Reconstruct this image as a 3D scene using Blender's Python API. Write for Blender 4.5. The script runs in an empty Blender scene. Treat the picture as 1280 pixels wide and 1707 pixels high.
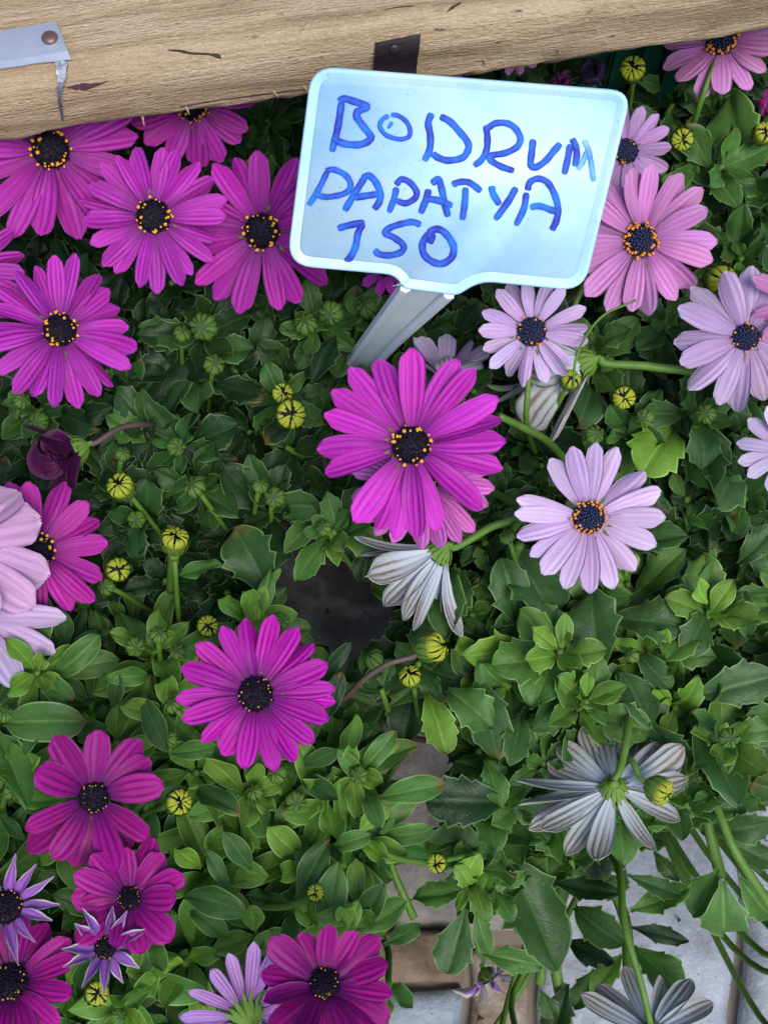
import bpy, math, random
import numpy as np
from mathutils import Vector, Matrix

random.seed(7)
RNG = np.random.default_rng(7)
SC = bpy.context.scene
COL = SC.collection

# ------------------------------------------------------------------ camera
PITCH = math.radians(68)
F = 853.5 / math.tan(math.radians(23))           # focal length in photo pixels (1280 x 1707)
TARGET = Vector((0, 0, 0.30))
CR = Vector((1, 0, 0))
CF = Vector((0, math.cos(PITCH), -math.sin(PITCH)))
CU = Vector((0, math.sin(PITCH), math.cos(PITCH)))
CP = TARGET - CF * 0.447
cam_d = bpy.data.cameras.new('camera')
cam = bpy.data.objects.new('camera', cam_d)
COL.objects.link(cam)
cam.location = CP
cam.rotation_euler = (math.pi / 2 - PITCH, 0, 0)
cam_d.sensor_fit = 'VERTICAL'
cam_d.sensor_height = 24
cam_d.lens = 12 / math.tan(math.radians(23))
cam_d.clip_start = 0.01
cam_d.clip_end = 200
cam_d.dof.use_dof = True
cam_d.dof.focus_distance = 0.455
cam_d.dof.aperture_fstop = 17
SC.camera = cam

# ------------------------------------------------------------------ sky, sun, exposure
SUN_EL, SUN_AZ = math.radians(58), math.radians(158)   # azimuth clockwise from +Y
w = bpy.data.worlds.new('World')
SC.world = w
w.use_nodes = True
wn = w.node_tree.nodes
bgn = wn['Background']
sky = wn.new('ShaderNodeTexSky')
sky.sky_type = 'NISHITA'
sky.sun_disc = False
sky.sun_elevation = SUN_EL
sky.sun_rotation = SUN_AZ
sky.air_density = 1.0
sky.dust_density = 1.5
sky.ozone_density = 1.2
w.node_tree.links.new(sky.outputs[0], bgn.inputs[0])
bgn.inputs[1].default_value = 0.11
sun_d = bpy.data.lights.new('sun', 'SUN')
sun_d.energy = 1.75
sun_d.angle = math.radians(28)
sun_d.color = (1.0, 0.96, 0.9)
sun = bpy.data.objects.new('sun', sun_d)
COL.objects.link(sun)
sdir = Vector((math.sin(SUN_AZ) * math.cos(SUN_EL), math.cos(SUN_AZ) * math.cos(SUN_EL), math.sin(SUN_EL)))
sun.rotation_euler = sdir.to_track_quat('Z', 'Y').to_euler()
SC.view_settings.view_transform = 'Standard'
SC.view_settings.look = 'None'
SC.view_settings.exposure = 0.66
SC.view_settings.gamma = 1.0
SC.view_settings.use_curve_mapping = False
SC.cycles.max_bounces = 6
SC.cycles.diffuse_bounces = 2
SC.cycles.transparent_max_bounces = 8


# ------------------------------------------------------------------ pixel helpers
def ray(px, py):
    return CF + CR * ((px - 640) / F) + CU * ((853.5 - py) / F)


def P(px, py, z):
    r = ray(px, py)
    return CP + r * ((z - CP.z) / r.z)


def PD(px, py, d):
    return CP + ray(px, py) * d


def depth(p):
    return (Vector(p) - CP).dot(CF)


def proj(p):
    v = Vector(p) - CP
    d = v.dot(CF)
    return 640 + F * v.dot(CR) / d, 853.5 - F * v.dot(CU) / d


# ------------------------------------------------------------------ object helpers
def mesh_from(name, verts, faces, uvs=None, mats=(), fmat=None, smooth=True):
    me = bpy.data.meshes.new(name)
    me.from_pydata([tuple(v) for v in verts], [], faces)
    if uvs is not None:
        lay = me.uv_layers.new(name='UVMap')
        li = np.empty(len(me.loops), dtype=np.int32)
        me.loops.foreach_get('vertex_index', li)
        lay.data.foreach_set('uv', np.asarray(uvs, dtype=np.float32)[li].ravel())
    for m in mats:
        me.materials.append(m)
    if fmat is not None:
        me.polygons.foreach_set('material_index', np.asarray(fmat, dtype=np.int32))
    if smooth:
        me.polygons.foreach_set('use_smooth', np.ones(len(me.polygons), dtype=bool))
    me.update()
    return me


def obj(name, me, parent=None, mat=None, color=None):
    """link a mesh object; mat is its WORLD matrix, parents are empties or meshes with known world matrices"""
    o = bpy.data.objects.new(name, me)
    COL.objects.link(o)
    M = mat if mat is not None else Matrix.Identity(4)
    if parent is not None:
        o.parent = parent
        o.matrix_basis = WORLD[parent.name].inverted() @ M
    else:
        o.matrix_basis = M
    WORLD[o.name] = M.copy()
    if color is not None:
        o.color = color
    return o


WORLD = {}


def tag(o, label=None, cat=None, group=None, kind=None):
    if label: o['label'] = label
    if cat: o['category'] = cat
    if group: o['group'] = group
    if kind: o['kind'] = kind
    return o


def empty(name, loc):
    o = bpy.data.objects.new(name, None)
    COL.objects.link(o)
    o.empty_display_size = 0.02
    o.location = loc
    WORLD[o.name] = Matrix.Translation(loc)
    return o


def frame(pos, ydir, zhint, sx=1.0, sy=1.0, sz=1.0):
    y = Vector(ydir).normalized()
    z = Vector(zhint) - y * Vector(zhint).dot(y)
    if z.length < 1e-5:
        z = y.orthogonal()
    z.normalize()
    x = y.cross(z)
    return Matrix(((x.x * sx, y.x * sy, z.x * sz, pos[0]), (x.y * sx, y.y * sy, z.y * sz, pos[1]),
                   (x.z * sx, y.z * sy, z.z * sz, pos[2]), (0, 0, 0, 1)))


def grid_faces(n, m, off=0, flip=False):
    f = []
    for i in range(n - 1):
        for j in range(m - 1):
            a = off + i * m + j
            q = (a, a + 1, a + m + 1, a + m)
            f.append(q[::-1] if flip else q)
    return f


def catmull(pts, n=6):
    pts = [Vector(p) for p in pts]
    if len(pts) < 3:
        return [pts[0].lerp(pts[-1], t / n) for t in range(n + 1)]
    q = [pts[0] * 2 - pts[1]] + pts + [pts[-1] * 2 - pts[-2]]
    out = []
    for i in range(1, len(q) - 2):
        a, b, c, d = q[i - 1], q[i], q[i + 1], q[i + 2]
        for k in range(n):
            t = k / n
            out.append(0.5 * ((2 * b) + (c - a) * t + (2 * a - 5 * b + 4 * c - d) * t * t + (3 * b - a - 3 * c + d) * t ** 3))
    out.append(pts[-1])
    return out


def tube_mesh(name, pts, radii, mat, sides=8, smooth_n=6, cap=True):
    ps = catmull(pts, smooth_n)
    n = len(ps)
    if isinstance(radii, (int, float)):
        rs = [radii] * n
    else:
        rs = [float(np.interp(i / (n - 1), np.linspace(0, 1, len(radii)), radii)) for i in range(n)]
    verts, uvs = [], []
    ref = None
    for i, p in enumerate(ps):
        t = (ps[min(i + 1, n - 1)] - ps[max(i - 1, 0)]).normalized()
        if ref is None:
            ref = t.orthogonal().normalized()
        ref = (ref - t * ref.dot(t)).normalized()
        b = t.cross(ref)
        for k in range(sides):
            a = 2 * math.pi * k / sides
            verts.append(p + (ref * math.cos(a) + b * math.sin(a)) * rs[i])
            uvs.append((k / sides, i / n))
    faces = []
    for i in range(n - 1):
        for k in range(sides):
            a, b2 = i * sides + k, i * sides + (k + 1) % sides
            faces.append((a, b2, b2 + sides, a + sides))
    if cap:
        faces.append(tuple(range(sides))[::-1])
        faces.append(tuple((n - 1) * sides + k for k in range(sides)))
    return mesh_from(name, verts, faces, uvs, [mat])


# ------------------------------------------------------------------ material helpers
class NT:
    def __init__(self, name):
        self.m = bpy.data.materials.new(name)
        self.m.use_nodes = True
        self.t = self.m.node_tree
        self.n = self.t.nodes
        self.b = self.n['Principled BSDF']
        self.out = self.n['Material Output']

    def new(self, typ, **kw):
        nd = self.n.new(typ)
        for k, v in kw.items():
            setattr(nd, k, v)
        return nd

    def link(self, a, b):
        self.t.links.new(a, b)

    def val(self, inp, v):
        if isinstance(v, (int, float)):
            inp.default_value = v
        elif isinstance(v, (tuple, list)):
            inp.default_value = (*v, 1) if len(v) == 3 and len(inp.default_value) == 4 else v
        else:
            self.link(v, inp)

    def math(self, op, a, b=0.0, c=None, clamp=False):
        nd = self.new('ShaderNodeMath', operation=op, use_clamp=clamp)
        self.val(nd.inputs[0], a)
        self.val(nd.inputs[1], b)
        if c is not None:
            self.val(nd.inputs[2], c)
        return nd.outputs[0]

    def mix(self, fac, a, b, blend='MIX'):
        nd = self.new('ShaderNodeMix', data_type='RGBA', blend_type=blend)
        self.val(nd.inputs[0], fac)
        self.val(nd.inputs[6], a)
        self.val(nd.inputs[7], b)
        return nd.outputs[2]

    def ramp(self, fac, stops, interp='LINEAR'):
        nd = self.new('ShaderNodeValToRGB')
        nd.color_ramp.interpolation = interp
        el = nd.color_ramp.elements
        while len(el) < len(stops):
            el.new(0.5)
        for e, (p, c) in zip(el, stops):
            e.position = p
            e.color = (*c, 1) if len(c) == 3 else c
        self.val(nd.inputs[0], fac)
        return nd.outputs[0]

    def noise(self, scale, vec=None, detail=4, rough=0.55, dim=None):
        nd = self.new('ShaderNodeTexNoise')
        nd.inputs['Scale'].default_value = scale
        nd.inputs['Detail'].default_value = detail
        nd.inputs['Roughness'].default_value = rough
        if vec is not None:
            self.link(vec, nd.inputs['Vector'])
        return nd.outputs[0]

    def mapping(self, vec, scale=(1, 1, 1), loc=(0, 0, 0), rot=(0, 0, 0)):
        nd = self.new('ShaderNodeMapping')
        nd.inputs['Scale'].default_value = scale
        nd.inputs['Location'].default_value = loc
        nd.inputs['Rotation'].default_value = rot
        self.link(vec, nd.inputs['Vector'])
        return nd.outputs[0]

    def bump(self, h, strength=0.3, dist=0.001):
        nd = self.new('ShaderNodeBump')
        nd.inputs['Strength'].default_value = strength
        nd.inputs['Distance'].default_value = dist
        self.link(h, nd.inputs['Height'])
        self.link(nd.outputs[0], self.b.inputs['Normal'])
        return nd.outputs[0]

    def coord(self, which='Object'):
        return self.new('ShaderNodeTexCoord').outputs[which]

    def set(self, base=None, rough=None, spec=None, metal=None, **kw):
        if base is not None: self.val(self.b.inputs['Base Color'], base)
        if rough is not None: self.val(self.b.inputs['Roughness'], rough)
        if spec is not None: self.val(self.b.inputs['Specular IOR Level'], spec)
        if metal is not None: self.val(self.b.inputs['Metallic'], metal)
        for k, v in kw.items(): self.val(self.b.inputs[k], v)

    def translucent(self, color, fac, normal=None):
        tr = self.new('ShaderNodeBsdfTranslucent')
        self.val(tr.inputs[0], color)
        mx = self.new('ShaderNodeMixShader')
        mx.inputs[0].default_value = fac
        self.link(self.b.outputs[0], mx.inputs[1])
        self.link(tr.outputs[0], mx.inputs[2])
        self.link(mx.outputs[0], self.out.inputs[0])


def simple(name, c, rough=0.5, spec=0.5, metal=0.0, var=0.25, scale=300, bump=0.0):
    t = NT(name)
    co = t.coord('Object')
    n = t.noise(scale, co)
    col = t.mix(n, tuple(x * (1 - var) for x in c), tuple(min(1, x * (1 + var)) for x in c))
    t.set(col, rough, spec, metal)
    if bump:
        t.bump(n, bump, 0.0006)
    return t.m


def make_leaf_mat(mass=False):
    t = NT('leaf_green_mass' if mass else 'leaf_green')
    uv = t.coord('UV')
    sep = t.new('ShaderNodeSeparateXYZ')
    t.link(uv, sep.inputs[0])
    u, v = sep.outputs[0], sep.outputs[1]
    if mass:
        oi = t.new('ShaderNodeAttribute', attribute_name='tint')
        OCOL, ORND = oi.outputs['Color'], oi.outputs['Alpha']
    else:
        oi = t.new('ShaderNodeObjectInfo')
        OCOL, ORND = oi.outputs['Color'], oi.outputs['Random']
    au = t.math('ABSOLUTE', t.math('MULTIPLY', t.math('SUBTRACT', u, 0.5), 2.0))
    # large soft blotches and fine speckles of dust, per leaf
    comb = t.new('ShaderNodeCombineXYZ')
    t.link(u, comb.inputs[0]); t.link(v, comb.inputs[1])
    t.link(t.math('MULTIPLY', ORND, 37.0), comb.inputs[2])
    blot = t.noise(5.0, comb.outputs[0], 3)
    base = t.mix(blot, t.mix(1.0, OCOL, (0.60, 0.68, 0.70), 'MULTIPLY'), t.mix(1.0, OCOL, (1.35, 1.28, 1.1), 'MULTIPLY'))
    # side veins: faint diagonal lines
    vein = t.math('SINE', t.math('MULTIPLY', t.math('SUBTRACT', v, t.math('MULTIPLY', au, 0.22)), 46.0))
    vein = t.math('MULTIPLY', t.math('SMOOTH_MAX', t.math('SUBTRACT', vein, 0.8), 0.0, 0.05), 1.1)
    base = t.mix(t.math('MULTIPLY', vein, 0.6, clamp=True), base, t.mix(1.0, base, (1.7, 1.55, 1.5), 'MULTIPLY'))
    vn = t.new('ShaderNodeTexVoronoi', feature='DISTANCE_TO_EDGE')
    vn.inputs['Scale'].default_value = 13
    t.link(comb.outputs[0], vn.inputs['Vector'])
    net = t.math('SUBTRACT', 1.0, t.math('MULTIPLY', vn.outputs['Distance'], 14.0), clamp=True)
    base = t.mix(t.math('MULTIPLY', net, 0.22), base, t.mix(1.0, base, (1.7, 1.6, 1.4), 'MULTIPLY'))
    # some older leaves yellow or brown at the tip
    old = t.math('GREATER_THAN', ORND, 0.86)
    tipm = t.math('MULTIPLY', t.math('SUBTRACT', t.math('ADD', v, t.math('MULTIPLY', blot, 0.35)), 1.02), 6.0, clamp=True)
    base = t.mix(t.math('MULTIPLY', tipm, old), base, (0.16, 0.12, 0.03))
    # midrib
    rib = t.math('SUBTRACT', 1.0, t.math('DIVIDE', au, t.math('SUBTRACT', 0.16, t.math('MULTIPLY', v, 0.12))), clamp=True)
    rib = t.math('MULTIPLY', rib, 0.75)
    base = t.mix(rib, base, t.mix(1.0, base, (2.0, 1.75, 1.9), 'MULTIPLY'))
    # pale hairy margin
    rim = t.math('MULTIPLY', t.math('SUBTRACT', au, 0.90), 14.0, clamp=True)
    base = t.mix(t.math('MULTIPLY', rim, 0.8), base, t.mix(0.55, (0.30, 0.43, 0.18), t.mix(1.0, base, (3.2, 2.8, 3.2), 'MULTIPLY')))
    # dust
    vo = t.new('ShaderNodeTexNoise')
    vo.inputs['Scale'].default_value = 16
    vo.inputs['Detail'].default_value = 5
    t.link(comb.outputs[0], vo.inputs['Vector'])
    dust = t.math('MULTIPLY', t.math('SUBTRACT', vo.outputs[0], 0.60), 3.0, clamp=True)
    base = t.mix(t.math('MULTIPLY', dust, 0.14), base, (0.24, 0.32, 0.20))
    spot = t.new('ShaderNodeTexVoronoi')
    spot.inputs['Scale'].default_value = 11
    t.link(comb.outputs[0], spot.inputs['Vector'])
    sp = t.math('LESS_THAN', spot.outputs['Distance'], 0.085)
    base = t.mix(t.math('MULTIPLY', sp, 0.35), base, (0.42, 0.48, 0.34))
    rough = t.math('ADD', t.math('MULTIPLY', blot, 0.22), 0.33)
    t.set(base, rough, 0.34)
    fine = t.noise(40, comb.outputs[0], 3)
    h = t.math('ADD', t.math('MULTIPLY', fine, 0.35), t.math('ADD', t.math('MULTIPLY', vein, -0.6), t.math('MULTIPLY', blot, 1.3)))
    t.bump(h, 0.38, 0.0010)
    t.translucent(t.mix(1.0, base, (1.3, 1.5, 0.4), 'MULTIPLY'), 0.20)
    return t.m


def make_petal_mat(back=False, star=False):
    t = NT('petal_underside' if back else ('petal_quilled' if star else 'petal_face'))
    uv = t.coord('UV')
    sep = t.new('ShaderNodeSeparateXYZ')
    t.link(uv, sep.inputs[0])
    u, v = sep.outputs[0], sep.outputs[1]
    oi = t.new('ShaderNodeObjectInfo')
    au = t.math('ABSOLUTE', t.math('MULTIPLY', t.math('SUBTRACT', u, 0.5), 2.0))
    comb = t.new('ShaderNodeCombineXYZ')
    t.link(t.math('MULTIPLY', u, 9.0), comb.inputs[0]); t.link(t.math('MULTIPLY', v, 1.3), comb.inputs[1])
    t.link(t.math('MULTIPLY', oi.outputs['Random'], 31.0), comb.inputs[2])
    streak = t.noise(1.6, comb.outputs[0], 4, 0.6)
    comb2 = t.new('ShaderNodeCombineXYZ')
    t.link(t.math('MULTIPLY', u, 3.0), comb2.inputs[0]); t.link(t.math('MULTIPLY', v, 5.0), comb2.inputs[1])
    t.link(t.math('MULTIPLY', oi.outputs['Random'], 17.0), comb2.inputs[2])
    mott = t.noise(3.0, comb2.outputs[0], 4)
    # four veins that run the length of the ray
    wob = t.math('MULTIPLY', t.math('SUBTRACT', mott, 0.5), 0.09)
    x = t.math('MULTIPLY', t.math('ADD', t.math('SUBTRACT', u, 0.5), wob), 4.0)
    lines = t.math('COSINE', t.math('MULTIPLY', x, 2 * math.pi))
    lines = t.math('MULTIPLY', t.math('ADD', lines, 1.0), 0.5)
    lines = t.math('POWER', lines, 3.0)
    fadeend = t.math('SUBTRACT', 1.0, t.math('POWER', v, 6.0), clamp=True)
    lines = t.math('MULTIPLY', lines, fadeend)
    oc = oi.outputs['Color']
    k = oi.outputs['Alpha']
    if not back:
        base = t.mix(streak, t.mix(1.0, oc, (0.68, 0.62, 0.70), 'MULTIPLY'), t.mix(1.0, oc, (1.25, 1.4, 1.22), 'MULTIPLY'))
        base = t.mix(t.math('MULTIPLY', lines, k, clamp=True), base, t.mix(1.0, base, (0.50, 0.20, 0.50), 'MULTIPLY'))
        ridge_highlight = t.math('POWER', t.math('SUBTRACT', 1.0, lines), 4.0)  # pale highlight along the ridges, put into the petal colour
        base = t.mix(t.math('MULTIPLY', t.math('MULTIPLY', ridge_highlight, k), t.math('MULTIPLY', v, 0.6)), base, t.mix(1.0, oc, (1.45, 2.2, 1.45), 'MULTIPLY'))
        # paler towards margin and tip
        edge = t.math('MULTIPLY', t.math('SUBTRACT', au, 0.80), 4.0, clamp=True)
        base = t.mix(t.math('MULTIPLY', edge, 0.30), base, t.mix(0.3, oc, (0.9, 0.6, 0.9)))
        tip = t.math('MULTIPLY', t.math('SUBTRACT', v, 0.55), 1.6, clamp=True)
        base = t.mix(t.math('MULTIPLY', tip, 0.25), base, t.mix(1.0, oc, (1.4, 2.0, 1.4), 'MULTIPLY'))
        # dark eye around the disc
        eye = t.math('MULTIPLY', t.math('SUBTRACT', 0.42, v), 2.8, clamp=True)
        base = t.mix(t.math('MULTIPLY', eye, t.math('ADD', 0.05, t.math('MULTIPLY', k, 0.75))), base, (0.07, 0.006, 0.10))
        if star:
            wt = t.math('MULTIPLY', t.math('MULTIPLY', t.math('SUBTRACT', t.math('ADD', au, t.math('MULTIPLY', v, 0.45)), 0.86), 5.0, clamp=True), t.math('MULTIPLY', t.math('SUBTRACT', v, 0.30), 4.0, clamp=True))
            base = t.mix(wt, base, (0.74, 0.72, 0.66))
        t.set(base, 0.5, 0.22)
        tc = t.mix(1.0, base, (1.1, 0.9, 1.05), 'MULTIPLY')
    else:
        pale = t.mix(0.35, (0.70, 0.82, 0.90), oc)
        base = t.mix(streak, t.mix(1.0, pale, (0.8, 0.8, 0.85), 'MULTIPLY'), pale)
        brown = t.math('MULTIPLY', t.math('ADD', t.math('MULTIPLY', t.math('POWER', v, 1.5), 1.75), 0.04), t.math('ADD', t.math('MULTIPLY', lines, 0.85), t.math('MULTIPLY', streak, 0.75)), clamp=True)
        base = t.mix(brown, base, (0.22, 0.175, 0.125))
        edge = t.math('MULTIPLY', t.math('SUBTRACT', au, 0.82), 5.0, clamp=True)
        base = t.mix(t.math('MULTIPLY', edge, 0.6), base, (0.66, 0.68, 0.66))
        t.set(base, 0.45, 0.3)
        tc = base
    h = t.math('ADD', t.math('MULTIPLY', lines, -0.5), t.math('MULTIPLY', streak, 0.5))
    t.bump(h, 0.12, 0.0008)
    t.translucent(tc, 0.28)
    return t.m


def make_stem_mat(name, c1, c2):
    t = NT(name)
    co = t.coord('Object')
    n = t.noise(160, t.mapping(co, (1, 1, 0.25)), 4)
    t.set(t.mix(n, c1, c2), 0.5, 0.4)
    t.bump(t.noise(900, co, 3), 0.4, 0.0006)
    return t.m


M = {}
M['leaf'] = make_leaf_mat()
M['leaf_mass'] = make_leaf_mat(True)
M['petal'] = make_petal_mat()
M['petal_back'] = make_petal_mat(True)
M['petal_star'] = make_petal_mat(False, True)
M['stem'] = make_stem_mat('stem_green', (0.05, 0.135, 0.015), (0.13, 0.25, 0.035))
M['stem_brown'] = make_stem_mat('stem_purple_brown', (0.05, 0.028, 0.03), (0.13, 0.09, 0.075))
M['calyx'] = make_stem_mat('calyx_green', (0.08, 0.19, 0.02), (0.19, 0.32, 0.05))
M['bud'] = make_stem_mat('bud_green', (0.055, 0.135, 0.018), (0.125, 0.24, 0.035))
M['bud_shade'] = make_stem_mat('bud_inner_green', (0.06, 0.10, 0.01), (0.14, 0.18, 0.02))
M['bud_core'] = make_stem_mat('bud_core_green', (0.02, 0.055, 0.008), (0.05, 0.10, 0.015))
M['bud_yellow'] = make_stem_mat('bud_petal_yellow', (0.22, 0.30, 0.018), (0.46, 0.48, 0.03))
M['dark_disc'] = simple('disc_dark', (0.008, 0.005, 0.014), 0.6, 0.15)
M['dark_floret'] = simple('floret_dark_purple', (0.008, 0.005, 0.018), 0.5, 0.14, var=0.5)
M['blue_floret'] = simple('floret_blue', (0.028, 0.045, 0.13), 0.5, 0.25, var=0.4)
M['yellow_pollen'] = simple('pollen_yellow', (0.72, 0.36, 0.02), 0.6, 0.3, var=0.35, scale=900)
M['orange_pollen'] = simple('pollen_orange', (0.75, 0.27, 0.03), 0.6, 0.3, var=0.35, scale=900)
M['soil'] = simple('potting_soil', (0.030, 0.022, 0.017), 0.95, 0.2, var=0.6, scale=240, bump=0.9)
M['terracotta'] = simple('terracotta_plastic', (0.20, 0.075, 0.045), 0.55, 0.4, var=0.2, scale=80)
M['pot_black'] = simple('pot_black_plastic', (0.02, 0.02, 0.022), 0.5, 0.5, var=0.3, scale=80)

# ================================================================== GROUND
def make_stone_mat():
    t = NT('paving_stone')
    co = t.new('ShaderNodeNewGeometry').outputs['Position']
    oi = t.new('ShaderNodeObjectInfo')
    n1 = t.noise(22, co, 9, 0.68)
    n2 = t.noise(70, co, 8, 0.7)
    n3 = t.noise(420, co, 4, 0.6)
    oc = oi.outputs['Color']
    c = t.mix(t.math('MULTIPLY', t.math('SUBTRACT', n1, 0.3), 2.2, clamp=True), t.mix(1.0, oc, (0.66, 0.64, 0.62), 'MULTIPLY'), t.mix(1.0, oc, (1.25, 1.22, 1.2), 'MULTIPLY'))
    c = t.mix(t.math('MULTIPLY', t.math('SUBTRACT', n2, 0.46), 3.4, clamp=True), c, t.mix(1.0, c, (0.52, 0.46, 0.40), 'MULTIPLY'))
    c = t.mix(t.math('MULTIPLY', t.math('SUBTRACT', n3, 0.62), 7.0, clamp=True), c, (0.06, 0.055, 0.05))
    # pale mineral veins
    wv = t.new('ShaderNodeTexVoronoi', feature='DISTANCE_TO_EDGE')
    wv.inputs['Scale'].default_value = 5.5
    nz = t.new('ShaderNodeTexNoise'); nz.inputs['Scale'].default_value = 12; nz.inputs['Detail'].default_value = 6
    t.link(co, nz.inputs['Vector'])
    va = t.new('ShaderNodeVectorMath', operation='MULTIPLY_ADD')
    t.link(nz.outputs['Color'], va.inputs[0]); va.inputs[1].default_value = (0.12, 0.12, 0.12); t.link(co, va.inputs[2])
    t.link(va.outputs[0], wv.inputs['Vector'])
    vm = t.math('SUBTRACT', 1.0, t.math('MULTIPLY', wv.outputs['Distance'], 32.0), clamp=True)
    c = t.mix(t.math('MULTIPLY', vm, t.math('MULTIPLY', n1, 0.6)), c, (0.5, 0.48, 0.44))
    t.set(c, t.math('ADD', 0.45, t.math('MULTIPLY', n2, 0.3)), 0.4)
    h = t.math('ADD', t.math('MULTIPLY', n1, 1.0), t.math('ADD', t.math('MULTIPLY', n2, 0.5), t.math('MULTIPLY', n3, 0.15)))
    t.bump(h, 0.7, 0.004)
    return t.m


M['stone'] = make_stone_mat()
M['mortar'] = simple('mortar_sand', (0.20, 0.17, 0.14), 0.95, 0.2, var=0.35, scale=60, bump=0.8)
ground = obj('ground', mesh_from('ground', [(-40, -40, 0), (40, -40, 0), (40, 40, 0), (-40, 40, 0)], [(0, 1, 2, 3)], None, [M['mortar']], smooth=False))
tag(ground, kind='structure')
pavement = empty('pavement', (0, 0, 0))
tag(pavement, kind='structure')


def stone(quad_px, color, h=0.012, rough=0.0025, world=False):
    pts = [Vector(q) if world else P(q[0], q[1], 0) for q in quad_px]
    n = 14
    verts = []
    ph = random.uniform(0, 50)
    for i in range(n + 1):
        for j in range(n + 1):
            a, b = i / n, j / n
            p = pts[0] * (1 - a) * (1 - b) + pts[1] * a * (1 - b) + pts[2] * a * b + pts[3] * (1 - a) * b
            e = min(a, b, 1 - a, 1 - b)
            ed = 0 if e > 0.04 else (1 - e / 0.04)
            wob = 0.003 * (math.sin(41 * p.x + ph) + math.sin(57 * p.y + ph * 1.3))
            z = h + rough * (math.sin(p.x * 63 + ph) * math.cos(p.y * 71 - ph) + 0.6 * math.sin(p.x * 151 + p.y * 131 + ph)) - 0.004 * ed
            verts.append((p.x + (wob if 0 < i < n else wob * .6), p.y + wob * .7, z))
    faces = grid_faces(n + 1, n + 1)
    m = n + 1
    border = [i * m for i in range(m)] + [n * m + j for j in range(1, m)] + [i * m + n for i in range(n - 1, -1, -1)] + [j for j in range(n - 1, 0, -1)]
    b0 = len(verts)
    for k in border:
        verts.append((verts[k][0], verts[k][1], -0.01))
    L = len(border)
    for k in range(L):
        faces.append((border[k], border[(k + 1) % L], b0 + (k + 1) % L, b0 + k))
    me = mesh_from('paving_stone', verts, faces, None, [M['stone']])
    # make normals consistent (upwards)
    import bmesh
    bm = bmesh.new(); bm.from_mesh(me); bmesh.ops.recalc_face_normals(bm, faces=bm.faces); bm.to_mesh(me); bm.free()
    return obj('paving_stone', me, pavement, None, (*color, 1))


BLUE, BLUE2, TAN, BROWN, GREY, DARK_GREY = (0.38, 0.42, 0.49), (0.30, 0.36, 0.44), (0.32, 0.26, 0.19), (0.21, 0.15, 0.10), (0.33, 0.30, 0.28), (0.13, 0.12, 0.115)
stone([(886, 1000), (898, 1900), (1216, 1900), (1232, 1000)], BLUE)
stone([(1240, 1000), (1224, 1900), (1700, 1900), (1700, 1000)], BLUE, 0.0135)
stone([(776, 1588), (776, 1900), (890, 1900), (876, 1588)], TAN, 0.011)
stone([(520, 1668), (520, 1900), (768, 1900), (768, 1648)], BLUE2, 0.010)
stone([(520, 1570), (520, 1660), (768, 1640), (768, 1560)], BROWN, 0.016, 0.005)
stone([(520, 1190), (520, 1562), (870, 1552), (878, 1190)], GREY, 0.011)
stone([(250, 820), (250, 1182), (878, 1182), (878, 820)], DARK_GREY, 0.012)  # the leaf gap's shade is put into this stone's dark colour
stone([(-400, 1190), (-400, 1900), (512, 1900), (512, 1190)], GREY, 0.013)
stone([(-400, 820), (-400, 1182), (242, 1182), (242, 820)], DARK_GREY, 0.011)
stone([(886, 500), (886, 992), (1700, 992), (1700, 500)], GREY, 0.012)
stone([(-400, 420), (-400, 812), (420, 812), (420, 420)], DARK_GREY, 0.012)
stone([(428, 420), (428, 812), (878, 812), (878, 420)], GREY, 0.011)
# the same paving carries on around the plants
_cs = [BLUE, TAN, GREY, DARK_GREY, BLUE2]
for gx in range(-5, 5):
    for gy in range(-6, 6):
        x0, y0 = gx * 0.3 + 0.05 * (gy % 2), gy * 0.26
        x1, y1 = x0 + 0.292, y0 + 0.252
        inner = (x1 > P(-400, 1900, 0).x - 0.005 and x0 < P(1700, 1900, 0).x + 0.005 and y1 > P(0, 1900, 0).y and y0 < P(0, 420, 0).y)
        if inner:
            continue
        stone([(x0, y0, 0), (x1, y0, 0), (x1, y1, 0), (x0, y1, 0)], _cs[(gx * 3 + gy * 5) % 5], 0.008, world=True)

# crumbs of soil and leaf litter lying on the paving
_v, _f = [], []
for k in range(520):
    cx_, cy_ = random.uniform(-0.32, 0.36), random.uniform(-0.34, 0.22)
    rr_ = random.choice((0.0006, 0.0009, 0.0012, 0.002)) * random.uniform(.7, 1.3)
    o_ = len(_v)
    for (a_, b_, c_) in ((1, 0, 0), (-.4, .9, 0), (-.5, -.8, 0), (.1, .1, 1), (0, 0, -1)):
        _v.append((cx_ + a_ * rr_ * random.uniform(.6, 1.8), cy_ + b_ * rr_ * random.uniform(.6, 1.8), 0.0165 + c_ * rr_ * .7))
    _f += [tuple(o_ + q for q in t_) for t_ in ((0, 1, 3), (1, 2, 3), (2, 0, 3), (1, 0, 4), (2, 1, 4), (0, 2, 4))]
tag(obj('soil_crumbs', mesh_from('soil_crumbs', _v, _f, None, [simple('litter', (0.05, 0.035, 0.025), 0.9, 0.2, var=0.7, scale=90)], smooth=False)), 'scattered dark crumbs of soil and litter on the paving', 'litter', kind='stuff')

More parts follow.
